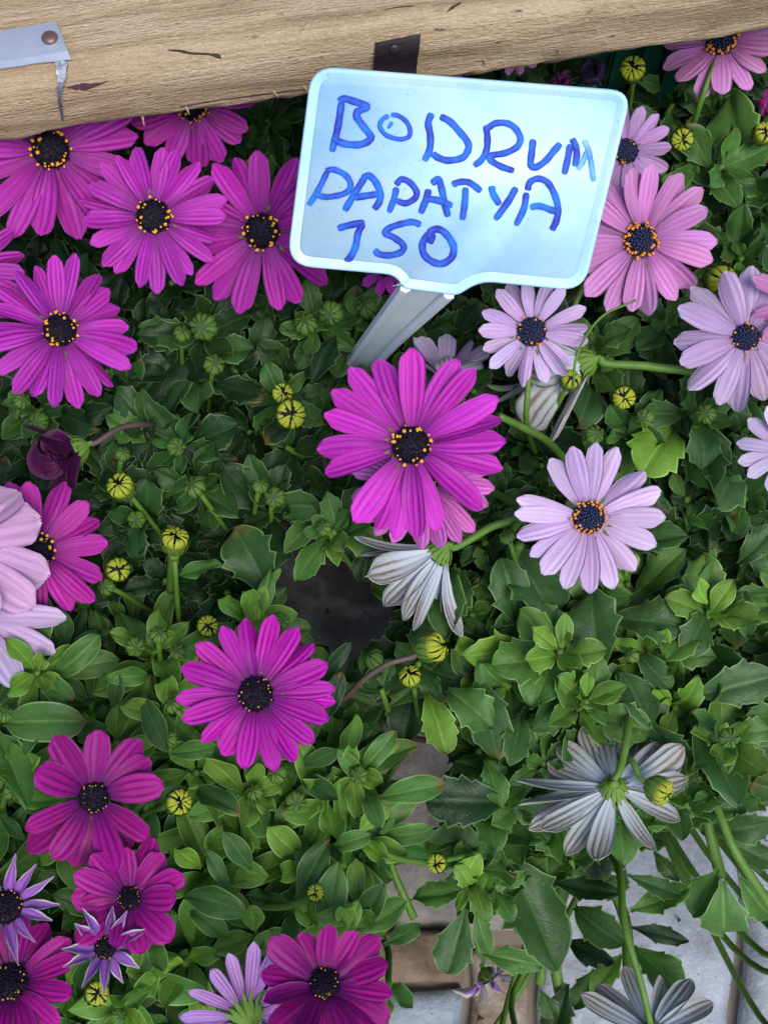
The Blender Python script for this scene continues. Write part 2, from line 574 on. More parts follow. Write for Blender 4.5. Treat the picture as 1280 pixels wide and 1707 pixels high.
# ================================================================== WOODEN STAND (front plank)
def make_wood():
    t = NT('sawn_wood')
    co = t.coord('Object')
    warp = t.noise(6, t.mapping(co, (0.6, 2, 2)), 3)
    wv = t.new('ShaderNodeVectorMath', operation='ADD')
    t.link(co, wv.inputs[0])
    cx = t.new('ShaderNodeCombineXYZ')
    t.link(t.math('MULTIPLY', warp, 0.03), cx.inputs[1]); t.link(t.math('MULTIPLY', warp, 0.03), cx.inputs[2])
    t.link(cx.outputs[0], wv.inputs[1])
    g1 = t.noise(14, t.mapping(wv.outputs[0], (0.5, 12, 12)), 5, 0.6)
    g2 = t.noise(60, t.mapping(co, (0.9, 14, 14)), 4, 0.7)
    g3 = t.noise(120, t.mapping(co, (3.0, 9, 9)), 3, 0.6)
    c = t.ramp(g1, [(0.28, (0.34, 0.235, 0.14)), (0.44, (0.52, 0.385, 0.235)), (0.60, (0.64, 0.50, 0.33)), (0.8, (0.50, 0.365, 0.225))])
    c = t.mix(t.math('MULTIPLY', t.math('SUBTRACT', g2, 0.52), 2.6, clamp=True), c, (0.30, 0.20, 0.125))
    c = t.mix(t.math('MULTIPLY', t.math('SUBTRACT', g3, 0.56), 4.0, clamp=True), c, (0.72, 0.60, 0.42))
    st = t.noise(11, co, 4)
    c = t.mix(t.math('MULTIPLY', t.math('SUBTRACT', st, 0.48), 3.0, clamp=True), c, t.mix(1.0, c, (0.60, 0.54, 0.50), 'MULTIPLY'))
    zone = t.noise(4.5, t.mapping(co, (1, 3, 3), (3.1, 0, 0)), 3)
    c = t.mix(t.math('MULTIPLY', t.math('SUBTRACT', zone, 0.42), 3.0, clamp=True), c, t.mix(1.0, c, (0.86, 0.76, 0.72), 'MULTIPLY'))
    st2 = t.noise(34, t.mapping(co, (0.7, 2.2, 2.2)), 6, 0.65)
    c = t.mix(t.math('MULTIPLY', t.math('SUBTRACT', st2, 0.55), 4.0, clamp=True), c, t.mix(1.0, c, (0.62, 0.56, 0.52), 'MULTIPLY'))
    sp = t.noise(330, t.mapping(co, (.4, 1, 1)), 2)
    c = t.mix(t.math('MULTIPLY', t.math('SUBTRACT', sp, 0.68), 8.0, clamp=True), c, (0.09, 0.06, 0.04))
    t.set(c, 0.78, 0.25)
    h = t.math('ADD', g2, t.math('ADD', t.math('MULTIPLY', g3, 0.9), t.math('MULTIPLY', g1, 0.6)))
    t.bump(h, 0.9, 0.0022)
    return t.m


M['wood'] = make_wood()
M['zinc'] = simple('galvanised_steel', (0.50, 0.55, 0.66), 0.42, 0.5, 0.55, var=0.12, scale=160, bump=0.12)
M['zinc_dull'] = simple('torn_zinc', (0.17, 0.19, 0.24), 0.4, 0.5, 0.6, var=0.6, scale=420, bump=0.5)
M['dark_steel'] = simple('dark_oily_steel', (0.055, 0.042, 0.05), 0.42, 0.5, 0.6, var=0.35, scale=200, bump=0.2)
M['rust'] = simple('rusty_nail', (0.20, 0.13, 0.12), 0.45, 0.5, 0.6, var=0.4, scale=500)
M['crack'] = simple('dark_crack', (0.05, 0.045, 0.035), 0.9, 0.1, var=0.5, scale=500)
M['stain'] = simple('wood_knot_stain', (0.07, 0.035, 0.05), 0.8, 0.2, var=0.5, scale=500)

ZL = 0.325
e0, e1 = P(0, 236, ZL), P(1280, 46, ZL)
ax = (e1 - e0).normalized()
away = Vector((-ax.y, ax.x, 0))
mid = (e0 + e1) * 0.5
stand = empty('wooden_stand', (mid.x, mid.y + 0.25, 0.0))
tag(stand, 'pale sawn wooden stand whose front plank carries nailed metal straps, above the flowers', 'stand')


def plank_mesh(length, width, thick, r_top, seed, nx=150):
    rg = np.random.default_rng(seed)
    prof = [(0.004, 0.0)]
    for k in range(5):
        a = math.pi / 2 * k / 4
        prof.append((0.004 - 0.004 * math.sin(a), 0.004 - 0.004 * math.cos(a)))
    for z in np.linspace(0.006, thick - r_top, 5):
        prof.append((0.0, z))
    for k in range(1, 7):
        a = math.pi / 2 * k / 6
        prof.append((r_top - r_top * math.cos(a), thick - r_top + r_top * math.sin(a)))
    for y in np.linspace(r_top + 0.004, width, 16):
        prof.append((y, thick))
    prof.append((width, 0.0))
    prof = prof[1:]
    m = len(prof)
    xs = np.linspace(-length / 2, length / 2, nx)
    chip = np.cumsum(rg.normal(0, 1, nx)); chip -= np.linspace(chip[0], chip[-1], nx); chip = chip / (np.abs(chip).max() + 1e-6)
    verts = []
    for i, x in enumerate(xs):
        for j, (y, z) in enumerate(prof):
            low = max(0, 1 - z / 0.01) if y < 0.01 else 0
            d = 0.0010 * math.sin(x * 23 + seed) + 0.0006 * math.sin(x * 61 + j)
            verts.append((x, y + d * 0.8 + low * 0.0012 * chip[i], z + d * 0.5 + low * (0.0022 * chip[i] + 0.0009 * rg.normal())))
    faces = []
    for i in range(nx - 1):
        for j in range(m):
            a, b = i * m + j, i * m + (j + 1) % m
            faces.append((a, a + m, b + m, b))
    faces.append(tuple(range(m)))
    faces.append(tuple((nx - 1) * m + j for j in range(m))[::-1])
    return mesh_from('board', verts, faces, None, [M['wood']]), verts, faces


MP = frame((mid.x, mid.y, ZL), away, (0, 0, 1))           # local x = along, y = away, z = up
if (MP.to_3x3() @ Vector((1, 0, 0))).x < 0:
    MP = MP @ Matrix.Rotation(math.pi, 4, 'Z')
tilt = Matrix.Rotation(math.radians(6), 4, 'X')
MP = MP @ tilt
pme, pv, pf = plank_mesh(0.96, 0.115, 0.030, 0.013, 3)
front = obj('front_board', pme, stand, MP)
for k in range(3):                                         # unseen shelf boards, added to block sky light from behind; posts carry them
    b, _, _ = plank_mesh(0.96, 0.10, 0.022, 0.004, 11 + k, 40)
    obj('added_shelf_board', b, stand, Matrix.Translation((mid.x, mid.y, ZL + 0.002)) @ MP.to_3x3().to_4x4() @ Matrix.Rotation(math.radians(-6), 4, 'X') @ Matrix.Translation((0, 0.125 + 0.115 * k, 0.012)))


def box_mesh(name, sx, sy, sz, mat, bev=0.002):
    import bmesh
    bm = bmesh.new()
    bmesh.ops.create_cube(bm, size=1)
    for v in bm.verts:
        v.co = Vector((v.co.x * sx, v.co.y * sy, (v.co.z + 0.5) * sz))
    bmesh.ops.bevel(bm, geom=bm.edges[:], offset=bev, segments=2, affect='EDGES')
    me = bpy.data.meshes.new(name)
    bm.to_mesh(me); bm.free()
    me.materials.append(mat)
    return me


R3 = MP.to_3x3().to_4x4() @ Matrix.Rotation(math.radians(-6), 4, 'X')
for sx in (-0.42, 0.42):
    for yy, hh in ((0.055, ZL - 0.001), (0.40, ZL + 0.012)):
        p = Matrix.Translation((mid.x, mid.y, 0)) @ R3 @ Vector((sx, yy, 0))
        obj('post', box_mesh('post', 0.045, 0.045, hh + 0.004, M['wood']), stand, Matrix.Translation((p.x, p.y, 0)) @ R3)

for k in range(4):                                         # unseen higher tier, added to block sky light and darken the upper left
    b, _, _ = plank_mesh(0.96, 0.11, 0.022, 0.004, 21 + k, 30)
    obj('sky_blocker_board', b, stand, Matrix.Translation((mid.x, mid.y, 0.62)) @ R3 @ Matrix.Translation((0, 0.25 + 0.118 * k, 0)))
for sx in (-0.42, 0.42):
    p = Matrix.Translation((mid.x, mid.y, 0)) @ R3 @ Vector((sx, 0.55, 0))
    obj('post', box_mesh('post', 0.045, 0.045, 0.622, M['wood']), stand, Matrix.Translation((p.x, p.y, 0)) @ R3)  # added posts that hold up the unseen sky-blocking tier

from mathutils.bvhtree import BVHTree
BV = BVHTree.FromPolygons([MP @ Vector(v) for v in pv], pf)


def on_plank(px, py, off=0.001):
    r = ray(px, py).normalized()
    loc, nor, _, _ = BV.ray_cast(CP, r)
    if loc is None:
        return None
    if nor.dot(r) > 0:
        nor = -nor
    return loc + nor * off, nor


def plate(name, quad, mat, off=0.0008, thick=0.0007, nu=10, nv=8, jag=0.0):
    """a thin metal sheet that follows the plank; quad in photo pixels TL TR BR BL"""
    top, bot = [], []
    for i in range(nu + 1):
        for j in range(nv + 1):
            a, b = i / nu, j / nv
            q = [quad[0][k] * (1 - a) * (1 - b) + quad[1][k] * a * (1 - b) + quad[2][k] * a * b + quad[3][k] * (1 - a) * b for k in (0, 1)]
            if jag and (i in (0, nu) or j in (0, nv)):
                q[0] += random.uniform(-jag, jag); q[1] += random.uniform(-jag, jag)
            p, nrm = on_plank(q[0], q[1], off)
            bot.append(p)
            top.append(p + nrm * thick)
    m = nv + 1
    n1 = len(top)
    faces = grid_faces(nu + 1, m) + grid_faces(nu + 1, m, n1, True)
    bd = [i * m for i in range(nu + 1)] + [nu * m + j for j in range(1, m)] + [i * m + nv for i in range(nu - 1, -1, -1)] + [j for j in range(nv - 1, 0, -1)]
    for k in range(len(bd)):
        a, b = bd[k], bd[(k + 1) % len(bd)]
        faces.append((a, a + n1, b + n1, b))
    return obj(name, mesh_from(name, top + bot, faces, None, [mat], smooth=False), stand)


def nail(px, py, parent, r=0.0024, off=0.0012, mat='rust'):
    p, nrm = on_plank(px, py, off)
    verts, faces = [], []
    rings = [(1.0, -0.2), (1.05, 0.15), (0.85, 0.36), (0.45, 0.46), (0.0, 0.5)]
    for rr, z in rings:
        for k in range(14):
            a = 2 * math.pi * k / 14
            verts.append((rr * r * math.cos(a), rr * r * math.sin(a), z * r))
    for i in range(len(rings) - 1):
        for k in range(14):
            a, b = i * 14 + k, i * 14 + (k + 1) % 14
            faces.append((a, b, b + 14, a + 14))
    obj('nail', mesh_from('nail', verts, faces, None, [M[mat]]), parent, frame(p, nrm.orthogonal(), nrm))


strap = plate('metal_strap', [(-220, 92), (96, 42), (121, 101), (-220, 152)], M['zinc'], 0.0012, 0.0008, 16, 5, 0.6)
strap['label'] = 'bright galvanised strap end'
nail(86, 70, strap, 0.0030, 0.0022)
plate('strap_tear', [(95, 106), (117, 104), (108, 140), (98, 142)], M['zinc_dull'], 0.0022, 0.0006, 4, 8, 1.2)
plate('strap_tear', [(96, 142), (106, 140), (101, 166), (97, 166)], M['zinc_dull'], 0.0016, 0.0006, 3, 6, 0.8)
plate('strap_tear', [(98, 166), (103, 168), (106, 198), (102, 194)], M['zinc_dull'], 0.0008, 0.0006, 3, 6, 1.0)
dp = plate('metal_plate', [(625, 70), (700, 55), (692, 118), (619, 132)], M['dark_steel'], 0.0008, 0.0009, 10, 10, 0.5)
dp['label'] = 'dark steel plate'
nail(656, 78, dp, 0.0022, 0.0018, 'dark_steel')


def sliver(name, pts, widths, mat, off=0.0004):
    """a thin tapering mark lying in the plank surface"""
    c = [Vector((a, b, 0)) for a, b in pts]
    c = catmull(c, 5)
    verts = []
    n = len(c)
    for i, p in enumerate(c):
        t = (c[min(i + 1, n - 1)] - c[max(i - 1, 0)]).normalized()
        s = Vector((-t.y, t.x, 0))
        wd = float(np.interp(i / (n - 1), np.linspace(0, 1, len(widths)), widths)) * random.uniform(0.75, 1.2)
        for k, oo in ((-1, off * .2), (0, off), (1, off * .2)):
            q = p + s * wd * 0.5 * k
            verts.append(on_plank(q.x, q.y, oo)[0])
    return obj(name, mesh_from(name, verts, grid_faces(n, 3), None, [mat]), stand)


sliver('crack', [(280, 84), (300, 85), (320, 89), (345, 90), (368, 94)], [2, 5, 5, 4, 6], M['crack'])
sliver('crack', [(355, 90), (362, 93), (369, 97)], [3, 8, 3], M['crack'], 0.0007)
sliver('knot', [(112, 146), (130, 145), (145, 144), (158, 142), (182, 135)], [2, 10, 13, 7, 1], M['stain'])
sliver('crack', [(300, 178), (360, 168), (440, 157), (515, 148)], [1, 2.5, 3, 1.5], M['stain'])
sliver('crack', [(745, 20), (755, 12), (768, 5)], [2, 5, 3], M['crack'])
sliver('crack', [(642, 16), (665, 12), (690, 10)], [1, 3, 1.5], M['crack'])
# splinters along the rough lower edge
for (px, py, dx, dy) in ((232, 200, 8, 13), (226, 201, 12, 8), (238, 198, 3, 12), (310, 183, 6, 8), (455, 158, 9, 5), (505, 150, 10, 4), (120, 218, 7, 5), (805, 104, 7, 5), (930, 88, 5, 6), (64, 228, 6, 4)):
    h = on_plank(px, py - 4, -0.0006)
    if h is None:
        continue
    p0 = h[0]
    d = depth(p0)
    p1 = PD(px + dx, py + dy, d - 0.001)
    obj('splinter', tube_mesh('splinter', [p0, p0.lerp(p1, .5) + Vector((0, 0, .0006)), p1], [0.0007, 0.0005, 0.00012], M['wood'], 5, 3), stand)

# ================================================================== GREEN CRATE under the stand
M['green_plastic'] = simple('green_plastic', (0.03, 0.30, 0.17), 0.35, 0.5, var=0.3, scale=60, bump=0.1)
cp = P(1080, 128, 0.16)
crate = empty('plastic_crate', (cp.x + 0.06, cp.y + 0.12, 0))
tag(crate, 'dark green ribbed plastic crate under the wooden stand', 'crate')
for (sx, sy, ox, oy, nm) in ((0.34, 0.006, 0.06, 0, 'front_wall'), (0.34, 0.006, 0.06, 0.2, 'back_wall'), (0.006, 0.194, -0.107, 0.1, 'side_wall'), (0.006, 0.194, 0.227, 0.1, 'side_wall')):
    obj(nm, box_mesh(nm, sx, sy, 0.235, M['green_plastic']), crate, Matrix.Translation((cp.x + ox, cp.y + oy, 0.004 + 0.0012)))
obj('crate_floor', box_mesh('crate_floor', 0.328, 0.194, 0.004, M['green_plastic'], 0.001), crate, Matrix.Translation((cp.x + 0.06, cp.y + 0.1, 0.013)))
rib_me = box_mesh('rib', 0.004, 0.006, 0.225, M['green_plastic'])
for k in range(22):
    obj('rib', rib_me, crate, Matrix.Translation((cp.x - 0.10 + k * 0.0152, cp.y - 0.0045, 0.006)))
obj('rim', box_mesh('rim', 0.35, 0.014, 0.012, M['green_plastic'], 0.004), crate, Matrix.Translation((cp.x + 0.06, cp.y - 0.002, 0.236)))

# ================================================================== PRICE SIGN
def make_sign_mat():
    t = NT('sign_white_plastic')
    co = t.coord('Object')
    n = t.noise(22, co, 5, 0.6)
    n2 = t.noise(75, co, 5, 0.6)
    sm = t.math('MULTIPLY', t.math('SUBTRACT', n, 0.46), 4.5, clamp=True)
    c = t.mix(t.math('MULTIPLY', sm, 0.7), (0.52, 0.76, 0.92), (0.25, 0.58, 0.90))     # sky's blue cast put into the base colour; bluer smears are washed-out marker ink
    gr = t.math('MULTIPLY', t.math('SUBTRACT', n2, 0.58), 4.0, clamp=True)
    c = t.mix(t.math('MULTIPLY', gr, 0.38), c, (0.42, 0.40, 0.40))
    sp = t.noise(700, co, 2)
    c = t.mix(t.math('MULTIPLY', t.math('SUBTRACT', sp, 0.68), 8.0, clamp=True), c, (0.18, 0.18, 0.25))
    t.set(c, t.math('ADD', 0.34, t.math('MULTIPLY', n2, 0.2)), 0.5)
    t.bump(n2, 0.08, 0.0006)
    return t.m


M['sign'] = make_sign_mat()
M['stake'] = simple('stake_translucent_plastic', (0.74, 0.82, 0.88), 0.35, 0.5, var=0.10, scale=90, bump=0.05)


def make_ink(name, c1, c2):
    t = NT(name)
    co = t.coord('Object')
    n = t.noise(95, co, 4, 0.6)
    uvs = t.new('ShaderNodeSeparateXYZ'); t.link(t.coord('UV'), uvs.inputs[0])
    edge = t.math('ABSOLUTE', t.math('SUBTRACT', uvs.outputs[0], 0.5))
    f = t.math('ADD', t.math('MULTIPLY', t.math('SUBTRACT', n, 0.40), 3.0), t.math('SUBTRACT', 0.32, edge), clamp=True)
    t.set(t.mix(f, c1, c2), 0.4, 0.4)
    return t.m


M['ink'] = make_ink('marker_ink_blue', (0.018, 0.018, 0.36), (0.008, 0.20, 0.80))
M['ink_faint'] = make_ink('marker_ink_faint', (0.05, 0.22, 0.62), (0.30, 0.60, 0.85))

q4 = [(520, 110), (1052.6, 152), (972, 485), (478, 441.5)]        # TL TR BR BL
A = np.array([[*ray(*q)] for q in q4]).T * np.array([1, -1, 1, -1])
ns = np.linalg.svd(A)[2][-1]
ns = ns / ns.mean() * 0.425
C4 = [PD(*q, d) for q, d in zip(q4, ns)]
sO = (C4[0] + C4[1] + C4[2] + C4[3]) / 4
sX = (C4[1] - C4[0]).normalized()
sN = sX.cross(C4[0] - C4[3]).normalized()
if sN.dot(CF) > 0:
    sN = -sN
sY = sN.cross(sX).normalized()


def sp(px, py, off=0.0):
    r = ray(px, py)
    d = (sO - CP).dot(sN) / r.dot(sN)
    return CP + r * d + sN * off


stake_end = P(578, 640, 0.19)
sign = empty('price_sign', stake_end)
tag(sign, 'white plastic plant label with blue handwritten price on a bent stake', 'price sign')


def rounded(pts, radii, n=6):
    out = []
    m = len(pts)
    for i in range(m):
        p, a, b = Vector(pts[i]), Vector(pts[i - 1]), Vector(pts[(i + 1) % m])
        r = radii[i]
        p0 = p + (a - p).normalized() * r
        p1 = p + (b - p).normalized() * r
        for k in range(n + 1):
            t = k / n
            out.append(p0 * (1 - t) ** 2 + p * 2 * t * (1 - t) + p1 * t * t)
    return out


outl = rounded([(520, 110), (1052.6, 152), (972, 485), (800, 468), (762, 492), (672, 480), (662, 458), (478, 441.5)],
               [42, 36, 40, 24, 10, 8, 20, 44])
cen = Vector((760, 300))


def inset(pts, d):
    m = len(pts)
    res = []
    for i in range(m):
        t = (pts[(i + 1) % m] - pts[i - 1])
        t.normalize()
        nrm = Vector((-t.y, t.x))
        res.append(pts[i] + nrm * d)
    return res


def loft(name, loops, mat, cap_first=False, cap_last=False):
    verts, faces = [], []
    m = len(loops[0])
    for L in loops:
        verts += L
    for i in range(len(loops) - 1):
        for k in range(m):
            a, b = i * m + k, i * m + (k + 1) % m
            faces.append((a, b, b + m, a + m))
    if cap_first: faces.append(tuple(range(m))[::-1])
    if cap_last: faces.append(tuple((len(loops) - 1) * m + k for k in range(m)))
    return mesh_from(name, verts, faces, None, [mat])


MS = Matrix((( sX.x, sY.x, sN.x, sO.x), (sX.y, sY.y, sN.y, sO.y), (sX.z, sY.z, sN.z, sO.z), (0, 0, 0, 1)))
MSi = MS.inverted()


def loop3(pts, off):
    return [MSi @ sp(p.x, p.y, off) for p in pts]


i8, i12, i16, i22 = (inset(outl, d) for d in (4, 9, 13, 17))
obj('panel', loft('panel', [loop3(i12, -0.0012), loop3(i12, 0.0)], M['sign'], True, True), sign, MS)
obj('rim', loft('rim', [loop3(i12, -0.0016), loop3(outl, -0.0012), loop3(outl, 0.0007), loop3(inset(outl, 2), 0.0012), loop3(i8, 0.0014), loop3(i12, 0.0009), loop3(i22, 0.0001)], M['sign']), sign, MS)

# stake: channel section with two side flanges, bent away from the panel
nk = [sp(671, 474, -0.0010), sp(755, 487, -0.0010)]
ekl, ekr = P(560, 628, 0.205), P(598, 636, 0.205)
mid_l, mid_r = nk[0].lerp(ekl, 0.5) , nk[1].lerp(ekr, 0.5) + (nk[0] - nk[1]) * 0.06
stn = (nk[1] - nk[0]).cross(ekl - nk[0]).normalized()
if stn.dot(CF) > 0: stn = -stn


def strip(name, La, Lb, th, parent, mat):
    """slab between two polylines"""
    n = len(La)
    v = []
    for o in (0, -th):
        for a, b in zip(La, Lb):
            v += [a + stn * o, b + stn * o]
    f = []
    for i in range(n - 1):
        a = 2 * i
        f.append((a, a + 1, a + 3, a + 2))
        a2 = a + 2 * n
        f.append((a2, a2 + 2, a2 + 3, a2 + 1))
        f.append((a, a + 2, a2 + 2, a2)); f.append((a + 1, a2 + 1, a2 + 3, a + 3))
    f.append((0, 2 * n, 2 * n + 1, 1)); f.append((2 * n - 2, 2 * n - 1, 4 * n - 1, 4 * n - 2))
    return obj(name, mesh_from(name, v, f, None, [mat], smooth=False), parent)


deep_l, deep_r = ekl + (ekl - mid_l) * 0.9, ekl + (ekl - mid_l) * 0.9 + (ekr - ekl) * 0.35
LA = catmull([nk[0], mid_l, ekl, deep_l], 5)
LB = catmull([nk[1], mid_r, ekr, deep_r], 5)
strip('stake', LA, LB, 0.0012, sign, M['stake'])


def flange(side):
    S = LA if side < 0 else LB
    O = LB if side < 0 else LA
    verts, uv = [], []
    n = len(S)
    for a, b in zip(S, O):
        u = (b - a).normalized()
        wd = (b - a).length * 0.17
        verts += [a - u * .0006 - stn * .0015, a - u * .0006 + stn * .0026, a + u * wd * .5 + stn * .0034, a + u * wd + stn * .0022, a + u * wd + stn * .0003]
    f = []
    for i in range(n - 1):
        for k in range(4):
            q = (i * 5 + k, i * 5 + k + 1, i * 5 + k + 6, i * 5 + k + 5)
            f.append(q)
    f.append((0, 1, 2, 3, 4)); f.append(tuple(range(5 * n - 5, 5 * n))[::-1])
    obj('stake_flange', mesh_from('stake_flange', verts, f, None, [M['stake']], smooth=False), sign)


flange(-1); flange(1)
# handwriting: every letter is a part, its strokes follow the marker lines
CR1, CR2, CR3, CR4 = (470, 90), (770, 90), (470, 260), (770, 260)
LET = [
    (CR1, [[(425, 335), (405, 480), (385, 580), (355, 695)], [(405, 340), (440, 318), (500, 332), (605, 372), (540, 408), (532, 445), (580, 515), (632, 585), (610, 622), (540, 645), (440, 636), (365, 600)]], 46, 0),
    (CR1, [[(760, 436), (710, 470), (697, 520), (740, 575), (830, 605), (895, 592), (912, 550), (888, 485), (830, 440), (775, 430)], [(785, 482), (755, 528)]], 30, 0),
    (CR1, [[(1065, 420), (1040, 490), (1055, 580), (1050, 680), (1010, 760)], [(1125, 442), (1195, 480), (1270, 560), (1322, 630), (1322, 685), (1280, 738), (1180, 756), (1110, 735), (1070, 706)]], 44, 0),
    (CR2, [[(170, 505), (180, 590), (175, 680), (140, 750), (85, 795)], [(185, 525), (240, 492), (320, 492), (380, 530), (415, 600), (390, 660), (310, 702), (208, 722), (205, 755), (280, 800), (370, 830)]], 42, 0),
    (CR2, [[(505, 605), (495, 700), (488, 782), (520, 806), (590, 762), (650, 692), (700, 635)]], 44, 0),
    (CR2, [[(768, 640), (750, 750), (725, 855)], [(780, 600), (806, 650), (815, 720), (802, 798)]], 42, 0),
    (CR2, [[(888, 690), (860, 760), (822, 822)], [(868, 610), (900, 690), (920, 790), (936, 905)]], 34, 1),
    (CR3, [[(325, 105), (270, 220), (230, 290), (190, 352)], [(310, 106), (370, 96), (450, 135), (488, 195), (470, 250), (400, 280), (300, 290), (222, 260)]], 38, 0),
    (CR3, [[(590, 150), (540, 230), (480, 330), (445, 390)], [(570, 158), (620, 140), (670, 190), (700, 270), (690, 330), (655, 378)], [(515, 296), (580, 285), (680, 270)]], 44, 0),
    (CR3, [[(815, 222), (795, 310), (760, 402)], [(810, 206), (850, 165), (910, 188), (956, 250), (945, 300), (880, 335), (815, 316)]], 40, 0),
    (CR3, [[(1045, 235), (1020, 320), (985, 408)], [(1065, 197), (1110, 165), (1135, 230), (1155, 330), (1182, 432)], [(1030, 305), (1110, 315), (1212, 355)]], 44, 0),
    (CR4, [[(-70, 205), (-20, 185), (40, 185), (90, 213), (135, 252)], [(25, 222), (20, 330), (2, 455)]], 42, 0),
    (CR4, [[(210, 212), (222, 270), (268, 348)], [(385, 222), (330, 320), (235, 452)]], 44, 0),
    (CR4, [[(458, 258), (440, 370), (382, 495)], [(465, 245), (482, 187), (540, 160), (610, 190), (660, 280), (682, 380), (670, 460), (637, 528)], [(485, 365), (550, 355), (640, 385), (668, 392)]], 42, 0),
    (CR3, [[(395, 516), (480, 492), (588, 470)], [(578, 478), (542, 550), (525, 640), (492, 712), (455, 752)]], 44, 0),
    (CR3, [[(988, 490), (930, 470), (860, 480), (780, 505), (732, 545), (800, 582), (862, 632), (850, 682), (770, 706), (690, 697), (658, 665)]], 42, 0),
    (CR3, [[(1045, 622), (1068, 575), (1040, 562), (1000, 622), (1010, 700), (1070, 752), (1140, 765), (1205, 722), (1220, 650), (1180, 570), (1120, 522), (1062, 532), (1045, 580)]], 46, 0),
]
S_ = 300 / 1280
for org, strokes, wd, faint in LET:
    verts, faces, uvs = [], [], []
    for si, st in enumerate(strokes):
        c = catmull([Vector((org[0] + x * S_, org[1] + y * S_, 0)) for x, y in st], 7)
        # round both ends
        n = len(c)
        hw = wd * S_ * 0.5 * 1.14 * (0.75 if (len(st) == 2 and si) else 1)
        v0 = len(verts)
        for i, p in enumerate(c):
            t = (c[min(i + 1, n - 1)] - c[max(i - 1, 0)]).normalized()
            s = Vector((-t.y, t.x, 0))
            f = 1.0
            for e in (i, n - 1 - i):
                if e == 0: f = min(f, 0.55)
                elif e == 1: f = min(f, 0.92)
            ww = hw * f * (1 + 0.05 * math.sin(i * 0.9 + si))
            oz = 0.00022 + 0.00007 * si + 0.00006 * i / n
            for k, z in ((-1, 0.0), (-0.6, 0.00003), (0, 0.00004), (0.6, 0.00003), (1, 0.0)):
                q = p + s * ww * k
                verts.append(MSi @ sp(q.x, q.y, oz + z))
                uvs.append((0.5 + k * 0.5, i / n))
        faces += grid_faces(n, 5, v0)
    obj('letter', mesh_from('letter', verts, faces, uvs, [M['ink_faint'] if faint else M['ink']]), sign, MS)

# ================================================================== PLANT MESH LIBRARY
def leaf_mesh(kind, seed):
    rg = np.random.default_rng(seed)
    if kind == 'S':      # spatulate, entire margin
        ss = np.linspace(0, 1, 15)
        wmax, peak, teeth = rg.uniform(0.15, 0.20), rg.uniform(0.54, 0.66), []
    elif kind == 'Y':    # young, narrow
        ss = np.linspace(0, 1, 11)
        wmax, peak, teeth = rg.uniform(0.20, 0.25), rg.uniform(0.5, 0.6), []
    else:                # 'T' broad, few coarse teeth
        ss = np.linspace(0, 1, 27)
        wmax, peak = rg.uniform(0.18, 0.26), rg.uniform(0.54, 0.68)
        teeth = [rg.uniform(.42, .50), rg.uniform(.68, .78)] if seed % 3 else [rg.uniform(.42, .48), rg.uniform(.60, .66), rg.uniform(.78, .84)]
    us = np.array([-1, -0.93, -0.55, -0.2, 0, 0.2, 0.55, 0.93, 1.0])
    bend = rg.uniform(-1.5, 0.5) if kind != 'Y' else rg.uniform(-0.5, 0.7)
    fold = rg.uniform(0.10, 0.75)
    wav, wph = rg.uniform(0.02, 0.085), rg.uniform(0, 6)
    side = rg.uniform(-0.25, 0.25)
    twist = rg.uniform(-0.8, 0.8)
    verts, uvs = [], []
    y = z = x0 = 0.0
    for i, s in enumerate(ss):
        if i:
            ds = s - ss[i - 1]
            phi = 0.35 + bend * s
            y += ds * math.cos(phi); z += ds * math.sin(phi)
            x0 += ds * side * (s - 0.3)
        a = 1.25
        b = a * (1 - peak) / peak
        prof = (s / peak) ** a * ((1 - s) / (1 - peak)) ** (b * (1.1 if kind == 'S' else 1.05)) if 0 < s < 1 else 0
        wd = wmax * max(prof, 0.14 if s < 0.25 else 0) + (0.012 if s < 1 else 0.002)
        phi = 0.35 + bend * s
        tw = twist * s
        for u in us:
            k = 1.0
            uu = u
            if teeth and abs(u) > 0.9:
                for ti, tt in enumerate(teeth):
                    t2 = tt + (0.02 + 0.05 * ((seed * 3 + ti * 5) % 4) / 3) * (1 if u > 0 else -1)
                    d = (s - t2) / 0.13
                    if -1 < d <= 0:
                        k += (0.15 + 0.20 * ((seed * 7 + ti) % 3) / 2) * (1 + d) ** 1.6
                    elif 0 < d < 0.35:
                        k -= 0.09 * (1 - d / .35)
            xx = uu * wd * k
            zz = fold * abs(xx) - fold * 0.5 * xx * xx / max(wmax, .01) * 1.4 + wav * math.sin(9 * s + wph + (2.2 if u > 0 else 0)) * u * u * min(1, s * 2.5)
            zz -= 0.02 * math.exp(-(u / 0.16) ** 2)
            xr = xx * math.cos(tw) - zz * math.sin(tw)
            zr = xx * math.sin(tw) + zz * math.cos(tw)
            verts.append((x0 + xr, y - zr * math.sin(phi), z + zr * math.cos(phi)))
            uvs.append((0.5 + u / 2, s))
    # bring the chord onto +Y so that base and tip can be set
    v = np.array(verts)
    tip = v[-5].copy()
    ang = math.atan2(tip[2], tip[1])
    c, s_ = math.cos(-ang), math.sin(-ang)
    v[:, 1], v[:, 2] = v[:, 1] * c - v[:, 2] * s_, v[:, 1] * s_ + v[:, 2] * c
    L = math.hypot(tip[1], tip[2])
    v /= L
    return mesh_from('leaf_' + kind, v, grid_faces(len(ss), len(us)), uvs, [M['leaf']])


LEAF = {k: [leaf_mesh(k, 100 * j + i) for i in range(n)] for j, (k, n) in enumerate((('S', 20), ('T', 26), ('Y', 10)))}


